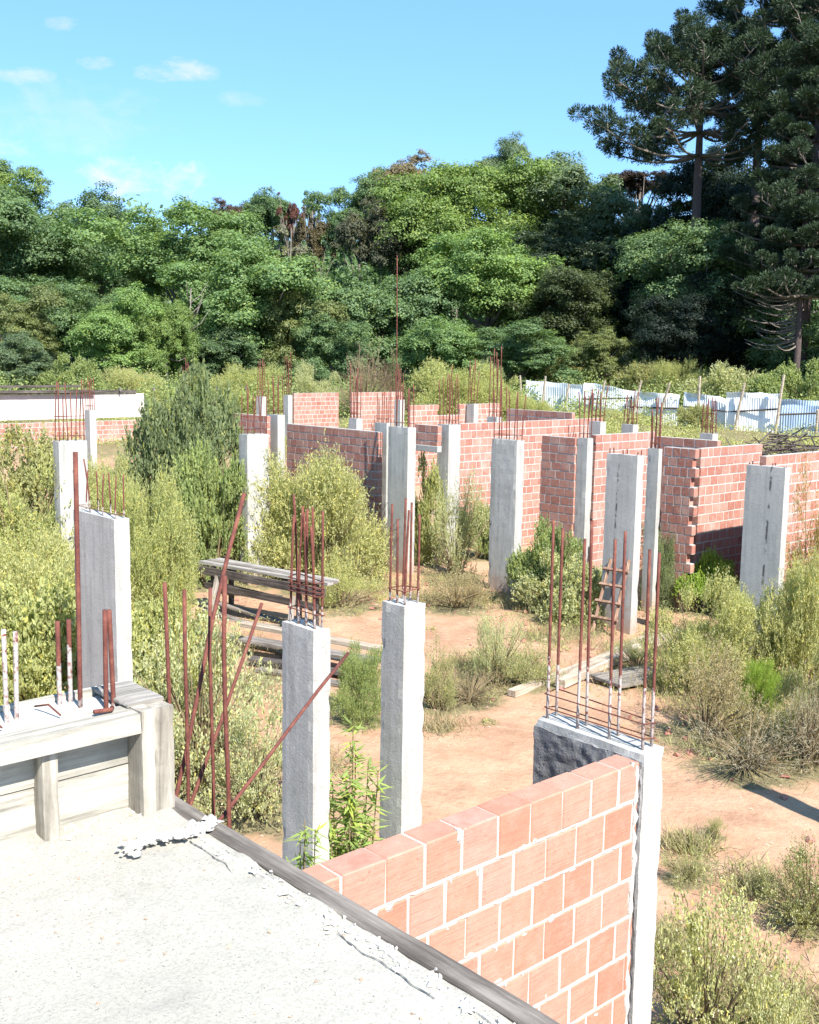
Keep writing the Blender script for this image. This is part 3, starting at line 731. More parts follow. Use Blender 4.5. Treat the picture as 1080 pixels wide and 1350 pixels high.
fb = empty('formwork_box', (O.x, O.y, 0), GA, 'weathered timber formwork box of a concrete upstand at the slab corner, with rusty bars', 'formwork')
H = .42; L = 4.0
rough_box((-L, .03, ZS - .1), (-.02, .27, ZS + H - .015), .06, .01, .02, 3).build('concrete_core', M['mortar'], fb)
def plank(lo, hi, mat, name, parent, b=.004, j=.002, seg=14):
    lo = list(lo); hi = list(hi); ax = max(range(3), key=lambda i: hi[i] - lo[i])
    o_ = rough_box(lo, hi, [(hi[i] - lo[i]) / (seg if i == ax else 2) for i in range(3)], .004, .008, random.random() * 40, False)
    return o_.build(name, M[mat], parent)
plank((-L, -.0, ZS + .195), (-.06, .028, ZS + H - .05), 'wood_form', 'side_board', fb)
plank((-L, .002, ZS - .02), (-.06, .03, ZS + .19), 'wood_form', 'side_board', fb)
plank((-L, -.115, ZS + H - .075), (-.115, .03, ZS + H), 'wood_form', 'top_rail', fb)
plank((-L, .27, ZS - .2), (0, .3, ZS + H + .005), 'wood_form', 'back_board', fb)
plank((-.02, .0, ZS - .3), (.012, .3, ZS + H - .005), 'wood_form_z', 'end_board', fb)
plank((-.115, -.12, ZS - .02), (-.06, -.0, ZS + H + .008), 'wood_form_z', 'corner_post', fb)
plank((-.058, -.11, ZS - .03), (.025, -.003, ZS + H + .004), 'wood_form_z', 'corner_post', fb)
plank((-.13, -.03, ZS + H + .001), (.03, .25, ZS + H + .018), 'wood_cap', 'cap_board', fb)
for xp in (48,):
    base = at(xp, 1095, ZS); rel = (base - Vector((O.x, O.y, ZS))); xx = rel.dot(U)
    plank((xx - .03, -.08, ZS - .01), (xx + .03, -.0, ZS + H - .075), 'wood_form_z', 'stub_post', fb)
    plank((xx - 1.03, -.08, ZS - .01), (xx - .97, -.0, ZS + H - .075), 'wood_form_z', 'stub_post', fb)
pts = [(-x, -.02, ZS + .01 + .012 * mnoise.noise(Vector((x * 7, 0, 0)))) for x in np.arange(.1, 2.5, .04)]
crumb_ridge(pts, .008, .022).build('mortar_fillet', M['mortar'], fb)
for (xb, yb, xt, yt, spl) in [(9, 955, 4, 812, .3), (22, 950, 20, 815, .42), (79, 932, 75, 802, .18), (93, 928, 90, 800, .22), (106, 935, 99, 578, .08), (140, 936, 138, 787, 0), (150, 932, 143, 787, 0)]:
    b = at(xb, yb, ZS + H - .02); tp = atY(xt, yt, b.y); hh = (tp - b).length
    ro = link('rebar', rebar_mesh(hh, .0095, .0), None, b, (spl, 0, 0)); ro.rotation_euler = (tp - b).to_track_quat('Z', 'X').to_euler()
    mw = ro.matrix_basis.copy(); ro.parent = fb; ro.matrix_parent_inverse = (Matrix.Translation(fb.location) @ Matrix.Rotation(GA, 4, 'Z')).inverted(); ro.matrix_basis = mw
mb = MB(); b = at(148, 936, ZS + H) - Vector((O.x, O.y, 0)); bx, by = b.dot(U), b.dot(V)
mb.tube([(bx, by, ZS + H + .01), (bx - .02, by - .03, ZS + H + .012), (bx - .09, by - .035, ZS + H + .02)], .009, 6); mb.build('bent_bar_foot', M['rebar'], fb, True, color=(-1, 0, 0))
for i in range(5):
    mb = MB(); x = -.35 - i * .22; mb.tube([(x, .06, ZS + H + .0), (x - .02, .12, ZS + H + .03), (x - .03, .22, ZS + H + .0)], .004, 5); mb.build('tie_wire', M['rebar'], fb, True, color=(-1, 0, 0))

# ------------------------------------------------------------------ loose bars standing and leaning behind the slab corner
def bar(label, xb, yb, xt, yt, Yb, Yt, r=.009):
    b = atY(xb, yb, Yb); t = atY(xt, yt, Yt); d = (t - b)
    # carry the bar on down until it meets the ground
    k = (b.z - .0) / d.z; g = b - d * k if d.z > .05 and (d * k).length < 6 else b - d * .6
    Lh = (t - g).length; n = max(3, int(Lh / .3)); mb = MB()
    pts = [(.03 * mnoise.noise(Vector((i * .3, xb * .37, 0))), .03 * mnoise.noise(Vector((i * .3, xb * .37, 5))), Lh * i / n) for i in range(n + 1)]
    mb.tube(pts, r, 7); o = mb.build('rusty_rebar', M['rebar'], None, True, g, (-1, 0, 0))
    o.rotation_euler = d.to_track_quat('Z', 'X').to_euler(); return tag(o, label, 'rebar', 'loose rusty bars behind the slab corner')
bar('upright rusty bar closest to the formwork box corner', 224, 1050, 219, 768, 4.75, 4.75)
bar('second upright rusty bar from the formwork box', 244, 1055, 242, 777, 4.8, 4.8)
bar('thin dark upright bar crossed by the long leaning bar', 281, 1080, 275, 775, 4.9, 4.9, .0085)
bar('upright rusty bar standing furthest right, its foot at the edge board', 299, 1092, 294, 758, 4.7, 4.7, .0105)
bar('longest rusty bar leaning right, its tip above the old workbench', 233, 1045, 322, 650, 4.85, 5.3, .0105)
bar('shorter leaning bar that crosses the upright bars', 254, 1055, 345, 795, 4.95, 5.5)
bar('rusty bar slanting low to the right past the pale column', 304, 1062, 463, 862, 4.8, 5.9, .0095)

# ------------------------------------------------------------------ timber
def board(label, a, b, wd, th, mat, name='wooden_plank', cat='plank', group='loose planks on the ground', roll=0.):
    d = b - a; Lh = d.length
    o = rough_box((0, -wd / 2, -th / 2), (Lh, wd / 2, th / 2), [Lh / 12, wd / 2, th], .006, .01, random.random() * 60, False).build(name, M[mat], None, False, a)
    q = d.to_track_quat('X', 'Z'); o.rotation_euler = q.to_euler(); return tag(o, label, cat, group)
BA, BB = gpx(280, 826), gpx(436, 858); BA = at(264, 741, 1.05); BB = at(428, 776, .98); BA.z = BB.z = 0
d = BB - BA; ang = math.atan2(d.y, d.x); BL = d.length
wbn = empty('workbench', (BA.x, BA.y, gz(BA.x, BA.y)), ang, 'old carpenter workbench of grey planks standing among the bushes', 'workbench')
for i, (y, z, dz) in enumerate([(.0, 1.0, .0), (.2, 1.01, .02), (.42, .99, .0)]):
    o = plank((-.1 + i * .04, y, z), (BL + .05 - i * .1, y + .17, z + .055), ['wood_cap', 'wood_grey', 'wood_cap'][i], 'top_plank', wbn)
    o.rotation_euler = (random.uniform(-.05, .05), random.uniform(-.01, .01), random.uniform(-.01, .01))
plank((-.05, -.02, .8), (BL, .03, .97), 'wood_dark', 'apron_board', wbn)
for (x0, y0, z0, l_, rz, ry) in [(.1, .1, .62, 2.0, .1, .06), (.3, .3, .36, 1.9, -.12, -.1), (.5, .0, .2, 1.7, .15, .12), (.2, -.15, .05, 2.2, -.05, .03), (.9, -.35, .02, 1.6, .3, .0)]:
    o = plank((0, 0, 0), (l_, .14, .045), random.choice(['wood_dark', 'wood_grey']), 'stored_plank', wbn); o.location = (x0, y0, z0); o.rotation_euler = (random.uniform(-.3, .3), ry, rz)
plank((.1, .02, .5), (BL - .2, .06, .64), 'wood_dark', 'cross_rail', wbn)
for (x, y) in [(.25, .05), (.3, .5), (BL - .8, .06), (BL - .75, .5)]: plank((x, y, -.1), (x + .09, y + .08, .99), 'wood_dark', 'leg', wbn)
o = plank((0, 0, 0), (.08, .09, .95), 'wood_z', 'leg', wbn); o.location = (.38, -.22, -.05); o.rotation_euler = (-.22, .1, 0)
o = plank((0, 0, 0), (.08, .08, .8), 'wood_z', 'leg', wbn); o.location = (BL - .72, -.3, -.05); o.rotation_euler = (-.25, -.1, 0)
def gp(x, y, dz=0.):
    p = gpx(x, y); p.z += dz; return p
PL = 'plank stack in front of the old workbench'
board('topmost pale plank of the stack in front of the workbench, with a squared left end', at(318, 822, .42), at(505, 856, .40), .22, .07, 'wood_pale', group=PL)
board('second plank of the low stack, just under the topmost pale one', at(322, 842, .30), at(500, 872, .28), .3, .06, 'wood_grey', group=PL)
board('greenish grey plank sticking out on the left of the low stack', at(258, 830, .05), at(412, 862, .16), .2, .05, 'wood_grey', group=PL)
board('dark plank on the lower right of the stack behind the pale column', at(330, 868, .14), at(474, 890, .12), .2, .06, 'wood_dark', group=PL)
board('lowest thin plank of the stack, ending right of the pale column', at(340, 882, .05), at(468, 905, .05), .2, .05, 'wood_grey', group=PL)
board('short plank end lying under the left bushes near the stack', at(172, 828, .1), at(222, 836, .1), .25, .12, 'wood_dark', group=PL)
PG = 'planks lying on the red earth'
board('longest pale beam lying on the earth with its end pointing at the slender column', gp(674, 919, .06), gp(892, 838, .1), .16, .1, 'wood_pale', group=PG)
board('pale beam beside the longest one, its cut end facing the dark column', gp(738, 908, .09), gp(895, 842, .16), .2, .13, 'wood_pale', group=PG)
board('thin plank lying furthest back beside the two pale beams', gp(770, 880, .05), gp(870, 838, .12), .1, .05, 'wood_pale', group=PG)
board('grey flat door sized board lying behind the bars of the dark column', gp(797, 906, .1), gp(900, 886, .08), .75, .05, 'wood_grey', 'wooden_board', 'board', group=PG)
board('short dark plank lying right of the ladder column foot', gp(868, 826, .08), gp(905, 840, .06), .2, .06, 'wood_dark', group=PG)

# the small ladder leaning on the wide grey column
lf = gpx(803, 797); lc = Vector((c825.location.x, c825.location.y, 0)) + V * .2 - U * .02
lad = empty('wooden_ladder', (c825.location.x, c825.location.y, gz(c825.location.x, c825.location.y)), GA, 'small rough wooden ladder leaning on the wide grey column', 'ladder')
def stick(p, q, r, mat, name, parent):
    mb = MB(); mb.tube([Vector(p), Vector(p).lerp(Vector(q), .5) + Vector((0, .01, 0)), Vector(q)], [r, r * .95, r * .9], 4); return mb.build(name, M[mat], parent)
stick((-.4, .62, 0), (-.05, .50, 1.45), .045, 'wood_red', 'rail', lad); stick((-.4, .14, 0), (-.05, .06, 1.5), .045, 'wood_red', 'rail', lad)
for k, z in enumerate((.3, .62, .95, 1.25)):
    f = z / 1.45; stick((-.44 + .36 * f, .7 - .1 * f, z), (-.44 + .36 * f, .05 - .05 * f, z + .02), .036, 'wood_red', 'rung', lad)

# ------------------------------------------------------------------ fence of leaning posts and sheet metal
fA, fB = atY(690, 540, 70), atY(1130, 566, 55); fA.z = fB.z = 0
fd = (fB - fA); fl = fd.length; fn_ = fd.normalized()
fence = empty('sheet_metal_fence', (fA.x, fA.y, 0), math.atan2(fd.y, fd.x), 'battered white and blue sheet metal fence with leaning posts behind the site', 'fence')
fx = lambda xp: solve(fA, fn_, xp, 0, 60)
fpx = [(692, 765), (766, 832), (830, 893), (896, 960), (955, 1024), (1022, 1130)]
for i, (xa, xb) in enumerate(fpx):
    a, b = fx(xa), fx(xb); n = int((b - a) / .05) + 2; mb = MB(); lean = random.uniform(-.25, .25)
    for k in range(n + 1):
        x = a + (b - a) * k / n; t = k / n
        p = fA + fn_ * x; g0 = gz(p.x, p.y)
        top = g0 + 1.95 + .15 * math.sin(i * 2.1) - (.35 * t * t if i in (1, 3) else 0) - .12 * abs(math.sin(t * 9 + i)) * .4
        y = .013 * math.sin(k * 2.2) + lean * (t - .5) + (i % 2) * .12
        for z, bend in ((g0 - .05, 0), (g0 + 1.1, .03 * math.sin(t * 5 + i)), (top - .25, .06 * math.sin(t * 7)), (top, .1 * math.sin(t * 6 + i))): mb.v.append((x, y + bend, z))
    for k in range(n):
        for q in range(3): a_ = k * 4 + q; mb.f.append((a_, a_ + 4, a_ + 5, a_ + 1)); mb.m.append(0)
    mb.build('sheet_panel', M['panel'], fence, False, color=[(.72, .75, .78), (.8, .81, .8), (.8, .8, .79), (.74, .77, .78), (.78, .79, .78), (.42, .53, .66)][i])
for (xb, yb, xt, yt) in [(683, 515, 684, 495), (715, 535, 722, 496), (745, 535, 751, 506), (788, 542, 801, 502), (834, 552, 849, 502), (866, 560, 892, 505), (919, 545, 923, 496), (968, 562, 986, 505), (1022, 566, 1035, 494), (1075, 575, 1078, 540)]:
    xx = fx(xb); p = fA + fn_ * xx; g0 = gz(p.x, p.y); q = atY(xt, yt, p.y - .4) - fA
    loc = (q.dot(fn_), -.35 + random.uniform(-.1, .1), q.z)
    mb = MB(); mb.tube([(xx, -.2, g0 - .2), ((xx + loc[0]) / 2, -.28, (g0 + loc[2]) / 2), loc], [.085, .08, .07], 6); mb.build('fence_post', M['wood_pale'], fence)
for i in range(5):
    a, b = fx(fpx[i + 1][0]), fx(fpx[i + 1][1]); pa, pb = fA + fn_ * a, fA + fn_ * b; za = gz(pa.x, pa.y) + 1.0
    mb = MB(); mb.tube([(a, -.1, za + random.uniform(-.2, .2)), (b, -.1, za + random.uniform(-.1, .5))], .045, 4); mb.build('fence_rail', M['wood_dark'], fence)
p = at(1040, 585, 2.0)
rb = empty('brushwood_heap', (p.x, p.y, gz(p.x, p.y)), 0, 'heap of dry brown brushwood behind the right end wall', 'brushwood')
mb = MB()
for _ in range(160):
    c = Vector((random.gauss(0, 1.6), random.gauss(0, .9), random.uniform(0, 1.5))); dd = Vector((random.gauss(0, 1), random.gauss(0, 1), random.gauss(0, .3))).normalized() * random.uniform(.4, 1.1)
    c.z *= max(.1, 1 - abs(c.x) / 3.4); mb.tube([c - dd, c + dd], random.uniform(.015, .035), 4)
mb.build('branches', M['wood_dark'], rb)

# ------------------------------------------------------------------ shrubs
def shrub_meshes(name, S, k, ln, wd, spray, nst=26, upright=.5, dome=.62, mat='bushleaf', inner=.35, flare=0.):
    """unit shrub, radius 1 and height 1: sprays of small leaves over a clumpy dome + thin stems"""
    nc = 24
    cd_ = rsph(nc); cd_[:, 2] = np.abs(cd_[:, 2]); cl = cd_ * rng.uniform(.4, .95, nc)[:, None]; cr = rng.uniform(.13, .4, nc)
    j = rng.choice(nc, S, p=cr ** 2 / (cr ** 2).sum()); dd = rsph(S); dd[:, 2] = np.where(dd[:, 2] < -.3, -dd[:, 2], dd[:, 2])
    C = cl[j] + dd * (cr[j] * rng.uniform(inner, 1.1, S) ** .6)[:, None]
    C[:, 2] = np.abs(C[:, 2]) * .93 + .02
    if flare: C[:, :2] *= (1 - flare * .6 + flare * C[:, 2:3])
    dr = unit(C * np.array([1, 1, .6]) + rsph(S) * .45 + np.array([0, 0, upright]))
    L = spray * rng.uniform(.6, 1.4, S)
    t = rng.random((S, k)); P = C[:, None] + dr[:, None] * (t * L[:, None])[..., None]
    P = P.reshape(-1, 3) + rng.normal(size=(S * k, 3)) * spray * .09
    T = unit(np.repeat(dr, k, 0) * .8 + rsph(S * k) * .8); B = unit(np.cross(T, rsph(S * k) * .7 + np.array([.3, -.2, .2])))
    rnd = np.clip(.5 + .2 * rng.normal(size=S * k) + np.repeat(rng.normal(size=S) * .14, k), 0, 1)
    s = rng.uniform(.6, 1.35, S * k)
    P[:, 2] = np.maximum(P[:, 2], .01)
    lm = quads_mesh(name + '_leaves', P, T, B, rnd, M[mat], ln * s, wd * s)
    mb = MB()
    for i in rng.choice(S, min(S, nst), replace=False):
        q = Vector(C[i]); b = Vector((q.x * .12, q.y * .12, -.05)); m_ = b.lerp(q, .5) + Vector((-q.x * .12, -q.y * .12, .06))
        mb.tube([b, m_, q, q + Vector(dr[i]) * L[i]], [.014, .010, .006, .002], 4)
    return lm, mb.mesh(name + '_stems', M['twig'])
SH = {
 'feather': [shrub_meshes('feathery', 3600, 17, .031, .0095, .14, upright=.35) for _ in range(3)],
 'broad': [shrub_meshes('broadleaf', 2600, 15, .042, .02, .12, upright=.35) for _ in range(3)],
 'tall': [shrub_meshes('tall', 4200, 15, .036, .014, .12, 40, upright=.6, flare=.75) for _ in range(1)],
 'thin': [shrub_meshes('thin', 800, 14, .036, .012, .2, 70, upright=.8, inner=.1) for _ in range(3)],
 'close': [shrub_meshes('close', 950, 12, .036, .018, .17, 110, upright=.35, inner=.05) for _ in range(2)],
 'dead': [shrub_meshes('dead', 500, 5, .09, .006, .3, 130, upright=.3, mat='straw', inner=.1) for _ in range(2)],
}
si = {k: 0 for k in SH}
def shrub(label, x, yb, yt, w, col, kind='feather', Y=None, name='bush', cat='bush', group='bushes growing among the columns', sq=1., wy=1.):
    if Y is None: p = gpx(x, yb)
    else: p = atY(x, yb, Y); p.z = gz(p.x, p.y)
    top = atY(x, yt, p.y); hh = max(.15, (top.z - p.z)); rr = w / 2 / F * p.y * 1.22
    t = empty(name, (p.x, p.y, p.z), random.uniform(0, 6.28), label, cat, group)
    lm, sm = SH[kind][si[kind] % len(SH[kind])]; si[kind] += 1
    f = link('foliage', lm, t, color=col); f.scale = (rr, rr * wy, hh)
    s = link('stems', sm, t); s.scale = (rr, rr * wy, hh)
    if p.y < 34: COVER.append((p.x, p.y, rr * 1.15))
    return t
YG = (.39, .41, .17); YG2 = (.43, .435, .2); MG = (.27, .33, .13); DG = (.18, .225, .11); OL = (.35, .36, .17); PG_ = (.43, .45, .25); BG = (.27, .38, .07)
BR = (.2, .14, .08); GR = (.22, .27, .14); ST = (.34, .29, .17)
S_ = shrub
S_('pale yellow green bush at the left edge, left of the half hidden column', 30, 790, 575, 215, YG)
S_('loose bush in front of the white plastered wall at the left', 40, 700, 568, 150, OL, 'broad')
S_('yellowish bush between the half hidden column and the tall dark shrub', 142, 760, 600, 80, YG2)
S_('feathery bush between the left edge and the broad smooth column', 55, 875, 690, 190, YG2)
S_('bush behind the formwork box, topped by its rusty bars', 60, 985, 775, 230, YG, 'broad')
S_('low bush at the far left behind the formwork bars', -20, 960, 720, 150, OL)
S_('tall dark green shrub towering over the left bushes', 228, 745, 520, 130, DG, 'broad')
S_('pale green crown of shoots behind the tall dark shrub', 258, 690, 494, 125, (.2, .25, .12), 'broad', Y=29.5)
S_('rounded yellow green bush in front of the tall dark shrub', 193, 835, 620, 130, YG, 'feather')
S_('bright bush right of the tall dark shrub, left of the white column', 282, 770, 600, 105, MG, 'broad')
S_('bush hiding the foot of the white column', 330, 760, 660, 90, YG, 'thin')
S_('wide feathery bush between the white column and the wide column', 425, 765, 575, 165, YG2)
S_('lower feathery bush behind the bar tuft of the pale near column', 375, 760, 640, 100, YG)
S_('brown half dead bush left of the wide column', 470, 745, 655, 90, BR, 'dead')
S_('straw coloured dry bush at the foot of the brown half dead one', 455, 765, 700, 80, ST, 'dead')
S_('spreading pale leaved bush behind the loose bars', 265, 1035, 825, 185, PG_, 'close')
S_('low pale bush between the loose bars and the pale near column', 338, 1075, 925, 140, PG_, 'close')
S_('dense bush right of the broad smooth column, left of the loose bars', 215, 930, 790, 130, YG, 'broad')
S_('shady green bush between the two slender near columns', 480, 950, 848, 75, MG, 'feather')
S_('bush on the right side of the slender near column', 575, 935, 850, 60, OL, 'thin')
S_('yellow green bush climbing the left side of the notch column', 566, 740, 605, 50, YG, 'broad')
S_('grey green bush in front of the notch column', 600, 760, 640, 70, PG_, 'thin')
S_('dark bush tucked in the gap left of the honeycombed column', 630, 735, 668, 50, MG, 'broad')
S_('round green bush right of the honeycombed column', 722, 800, 690, 80, MG, 'broad')
S_('pale low bush in front of the short dark brick wall', 745, 812, 730, 105, PG_, 'broad')
S_('tall narrow bush right of the small ladder', 868, 800, 675, 55, GR, 'feather')
S_('autumn tinted bush under the toothed sunlit wall', 940, 760, 650, 80, (.3, .21, .06), 'thin')
S_('dark bush in the shade beneath the toothed sunlit wall', 965, 770, 690, 60, MG, 'broad')
S_('bright green bush left of the large board marked column', 935, 805, 728, 80, BG, 'broad')
S_('feathery yellow bush sprawling right of the ladder column', 915, 905, 765, 130, YG2)
S_('feathery bush before the foot of the large board marked column', 985, 905, 775, 115, YG)
S_('tall feathery bush at the right edge beside the large column', 1068, 915, 690, 110, YG2)
S_('thin autumn tinted bush at the right edge against the brick wall', 1060, 840, 640, 70, (.3, .24, .08), 'thin')
S_('low sprawling bush at the right edge, below the tall feathery one', 1075, 985, 850, 110, OL)
S_('pale dry bush in the middle of the right hand scrub', 930, 975, 865, 130, ST, 'thin')
S_('fresh bright green tuft standing in the pale scrub', 1000, 940, 868, 44, BG, 'feather')
S_('grey tangle of dry stems below the bright green tuft', 985, 1010, 940, 150, (.38, .35, .25), 'dead')
S_('dry tangle at the right edge below the scrub', 1065, 1010, 910, 110, (.37, .34, .24), 'dead')
S_('close flowering bush at the lower right, right of the near brick wall', 930, 1400, 1185, 200, (.42, .43, .2), 'close')
S_('pale flowering bush in the bottom right corner', 1030, 1470, 1290, 130, (.42, .43, .22), 'close')
S_('small flowering bush at the right edge above the corner one', 1065, 1215, 1120, 110, (.27, .28, .12), 'close')
S_('thin sapling growing on bare earth left of the dark column bars', 655, 905, 800, 70, PG_, 'thin', name='sapling', cat='sapling')
S_('tiny low weed clump at the foot of the thin sapling', 690, 900, 850, 90, OL, 'thin')
S_('low dry weeds at the end of the longest pale beam', 620, 925, 880, 90, ST, 'dead')
S_('small weed clump behind the grey door sized board', 840, 885, 850, 60, OL, 'thin')
S_('low weeds in front of the honeycombed column foot', 600, 800, 750, 90, ST, 'thin')
S_('grassy dry clump left of the bare earth behind the slender column', 455, 800, 745, 90, YG, 'thin')
S_('small weed beside the shadow of the unseen column', 945, 1105, 1080, 30, OL, 'thin')
S_('low weed left of the small flowering bush', 905, 1160, 1120, 60, OL, 'thin')

# flowers of the close bushes: pale specks over the outer leaves
def flowers(t, n, size):
    f = [c for c in t.children if c.name.startswith('foliage')][0]; me = f.data
    co_ = np.empty(len(me.vertices) * 3, np.float32); me.vertices.foreach_get('co', co_); co_ = co_.reshape(-1, 3)
    r_ = np.linalg.norm(co_ * np.array([1, 1, .9]), axis=1); c = np.where(r_ > np.quantile(r_, .55))[0]; k = rng.choice(c, n)
    P = co_[k] + rng.normal(size=(n, 3)) * .01; N = unit(rsph(n) + np.array([0, 0, .8])); T, B = frame(N)
    o = link('blossom', quads_mesh('blossom', P, T, B, rng.random(n), M['straw'], size, size), t, color=(.62, .62, .42)); o.scale = f.scale
for o in list(bpy.data.objects):
    if o.get('category') == 'bush' and 'flowering' in o['label']: flowers(o, 900, .022)
    elif o.get('category') == 'bush' and 'pale leaved' in o['label']: flowers(o, 500, .02)

# bamboo-like plants in front of the pale columns
def cane_plant(label, x, Y, yt, w, ncane, nl=60):
    p = atY(x, 900, Y); g = gz(p.x, Y); top = atY(x, yt, Y).z - g; rr = w / 2 / F * Y
    t = empty('bamboo_plant', (p.x, Y, g), 0, label, 'plant', 'long leaved plants before the pale columns')
    mb = MB(); P = []; T = []
    for c in range(ncane):
        a = random.uniform(0, 6.28); r = rr * random.uniform(.1, .9); hh = top * random.uniform(.6, 1.); e = Vector((math.cos(a) * r, math.sin(a) * r, hh)); b = Vector((e.x * .3, e.y * .3, -.1)); m_ = b.lerp(e, .6) + Vector((0, 0, .1))
        mb.tube([b, m_, e], [.009, .007, .003], 5)
        for _ in range(nl):
            s = random.uniform(.12, 1.); q = b.lerp(m_, s / .6) if s < .6 else m_.lerp(e, (s - .6) / .4)
            a2 = random.uniform(0, 6.28); dv = Vector((math.cos(a2), math.sin(a2), random.uniform(-.5, .55))).normalized()
            P.append(q + dv * .06); T.append(dv)
    mb.build('canes', M['twig'], t)
    P = np.array(P); T = np.array(T); B = unit(np.cross(T, rsph(len(T)) * .4 + np.array([0, 0, 1])))
    link('foliage', quads_mesh('long_leaves', P, T, B, rng.random(len(P)), M['bushleaf'], rng.uniform(.1, .2, len(P)), rng.uniform(.014, .028, len(P))), t, color=(.3, .4, .12))
    COVER.append((p.x, Y, .8))
cane_plant('bamboo like plant with long leaves between the two slender near columns', 462, 7.6, 935, 105, 16, 170)
cane_plant('smaller long leaved plant rising in front of the pale near column foot', 404, 6.6, 1015, 70, 9, 130)
cane_plant('low long leaved shoots behind the edge board below the pale column', 350, 6.3, 1085, 80, 9, 110)

# ------------------------------------------------------------------ bushes in front of the forest
FB = 'bushes between the site and the forest'
for (lab, x, yb, yt, w, col, kind, Y) in [
    ('big round yellow green bush beyond the far sunlit wall block', 595, 530, 467, 105, YG, 'feather', 62),
    ('pinkish brown twiggy bush below the dark forest gap', 482, 525, 470, 75, (.26, .18, .14), 'dead', 64),
    ('dry brown bush just left of the big round one', 520, 520, 478, 50, (.2, .15, .1), 'thin', 63),
    ('pale bush below the dark tree trunks on the left', 420, 520, 484, 70, PG_, 'feather', 66),
    ('light green bush beside the far bars at the forest foot', 330, 520, 480, 90, YG, 'feather', 66),
    ('low pale bush behind the tall dark shrub', 180, 515, 480, 80, YG2, 'feather', 70),
    ('small yellow green bush at the far left forest foot', 95, 510, 470, 70, MG, 'broad', 74),
    ('pale bush at the left end of the metal fence', 660, 545, 490, 70, YG, 'feather', 66),
    ('bluish green young bush left of the metal fence', 640, 520, 478, 40, GR, 'broad', 72),
    ('tall loose bush right behind the fence start', 730, 512, 462, 85, OL, 'broad', 84),
    ('yellow green bush behind the second fence post', 795, 520, 470, 80, YG, 'broad', 82),
    ('bush peeking over the sagging fence panel', 845, 520, 478, 70, OL, 'broad', 78),
    ('bright bush below the dark forest edge behind the fence', 890, 515, 474, 70, YG, 'feather', 76),
    ('pale topped bush behind the middle of the fence', 960, 530, 482, 90, PG_, 'broad', 72),
    ('green bush behind the blue fence panel', 1050, 530, 478, 100, MG, 'broad', 68),
    ('small dark bush growing before the fence', 915, 575, 535, 40, OL, 'broad', 60),
    ('pale grassy bush on the slope before the fence', 700, 560, 520, 60, YG, 'feather', 62),
    ('low bush at the fence foot behind the sunlit walls', 810, 575, 540, 60, YG2, 'thin', 62)]:
    S_(lab, x, yb, yt, w, col, kind, Y, group=FB)

# ------------------------------------------------------------------ forest
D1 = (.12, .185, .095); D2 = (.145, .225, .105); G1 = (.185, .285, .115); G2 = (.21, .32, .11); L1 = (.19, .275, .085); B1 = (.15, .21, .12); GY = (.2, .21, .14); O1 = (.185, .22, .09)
T = tree
T('bright yellow green tree top at the left edge above darker trees', 2, 228, 340, 100, 112, L1, 'mid')
T('big dark green tree at the left edge below the yellow green top', 40, 268, 430, 180, 104, D2, 'big')
T('dark rounded tree against the sky between the left edge and the tall green tree', 135, 276, 405, 125, 114, D1, 'mid')
T('large rounded green tree with pale forked limbs showing under its crown', 235, 272, 425, 200, 98, G1, 'big')
T('purple brown tree top against the sky behind the large rounded tree', 305, 262, 335, 75, 118, (.13, .095, .08), 'fine')
T('small green tree top right of the purple brown one', 358, 252, 330, 70, 118, D2, 'mid')
T('slender tree with reddish leaves on the skyline', 386, 256, 330, 36, 114, (.16, .075, .06), 'sparse')
T('grey sparse tree with bare twigs below the reddish one', 352, 290, 420, 110, 104, GY, 'sparse')
T('olive brown thin tree right of the reddish one', 412, 262, 400, 60, 110, (.13, .11, .06), 'sparse')
T('tall spindly tree rising alone on the skyline left of the cream crown', 412, 246, 310, 28, 117, D2, 'sparse')
T('dark green tree left of the cream flowering crown', 475, 240, 345, 95, 112, D2, 'mid')
T('tree with a cream flowering crown on the skyline', 540, 203, 320, 115, 110, (.27, .23, .16), 'fine')
T('grey leaved tree below the cream flowering crown', 500, 255, 400, 110, 103, (.12, .13, .085), 'fine')
T('lime green tree with a broad sloping crown in the middle of the forest', 600, 222, 400, 170, 103, L1, 'big')
T('dark domed tree rising behind the lime green one', 662, 200, 300, 85, 115, B1, 'mid')
T('open topped tree with clumps of leaves on the skyline', 708, 192, 300, 75, 118, D2, 'sparse')
T('broad dull green tree left of the araucaria', 770, 225, 400, 170, 108, B1, 'big')
T('silvery green tree in front of the broad dull green one', 745, 285, 430, 170, 96, (.085, .12, .07), 'fine')
T('flat brown topped tree just left of the araucaria trunk', 845, 210, 290, 105, 118, (.07, .05, .04), 'flat')
T('sunlit fresh green tree in the centre of the forest edge', 640, 308, 460, 170, 90, G2, 'big')
T('deep green broad leaved tree below the grey leaved one', 512, 355, 505, 150, 88, D2, 'mid')
T('olive domed tree right of the sunlit fresh green one', 750, 365, 505, 150, 88, (.075, .1, .045), 'big')
T('green tree between the large rounded tree and the deep green one', 340, 335, 500, 190, 90, G1, 'big')
T('yellowish tree leaning right of it towards the dark gap', 400, 380, 505, 100, 86, O1, 'mid')
T('dark green tree filling the left middle of the forest edge', 70, 365, 500, 150, 92, D2, 'big')
T('round bright green tree at the forest foot on the left', 155, 398, 505, 110, 80, G2, 'mid')
T('narrow sunlit tree right of the round bright green one', 218, 395, 505, 64, 79, L1, 'mid')
T('yellow green tree low at the left edge', 18, 400, 505, 95, 82, O1, 'mid')
T('bluish dark bush like tree in the lower left corner of the forest', 12, 450, 510, 90, 74, B1, 'mid')
T('small green tree below the sunlit fresh green one', 590, 420, 510, 110, 80, G1, 'mid')
T('bushy tree under the olive domed one', 690, 440, 512, 120, 79, D2, 'mid')
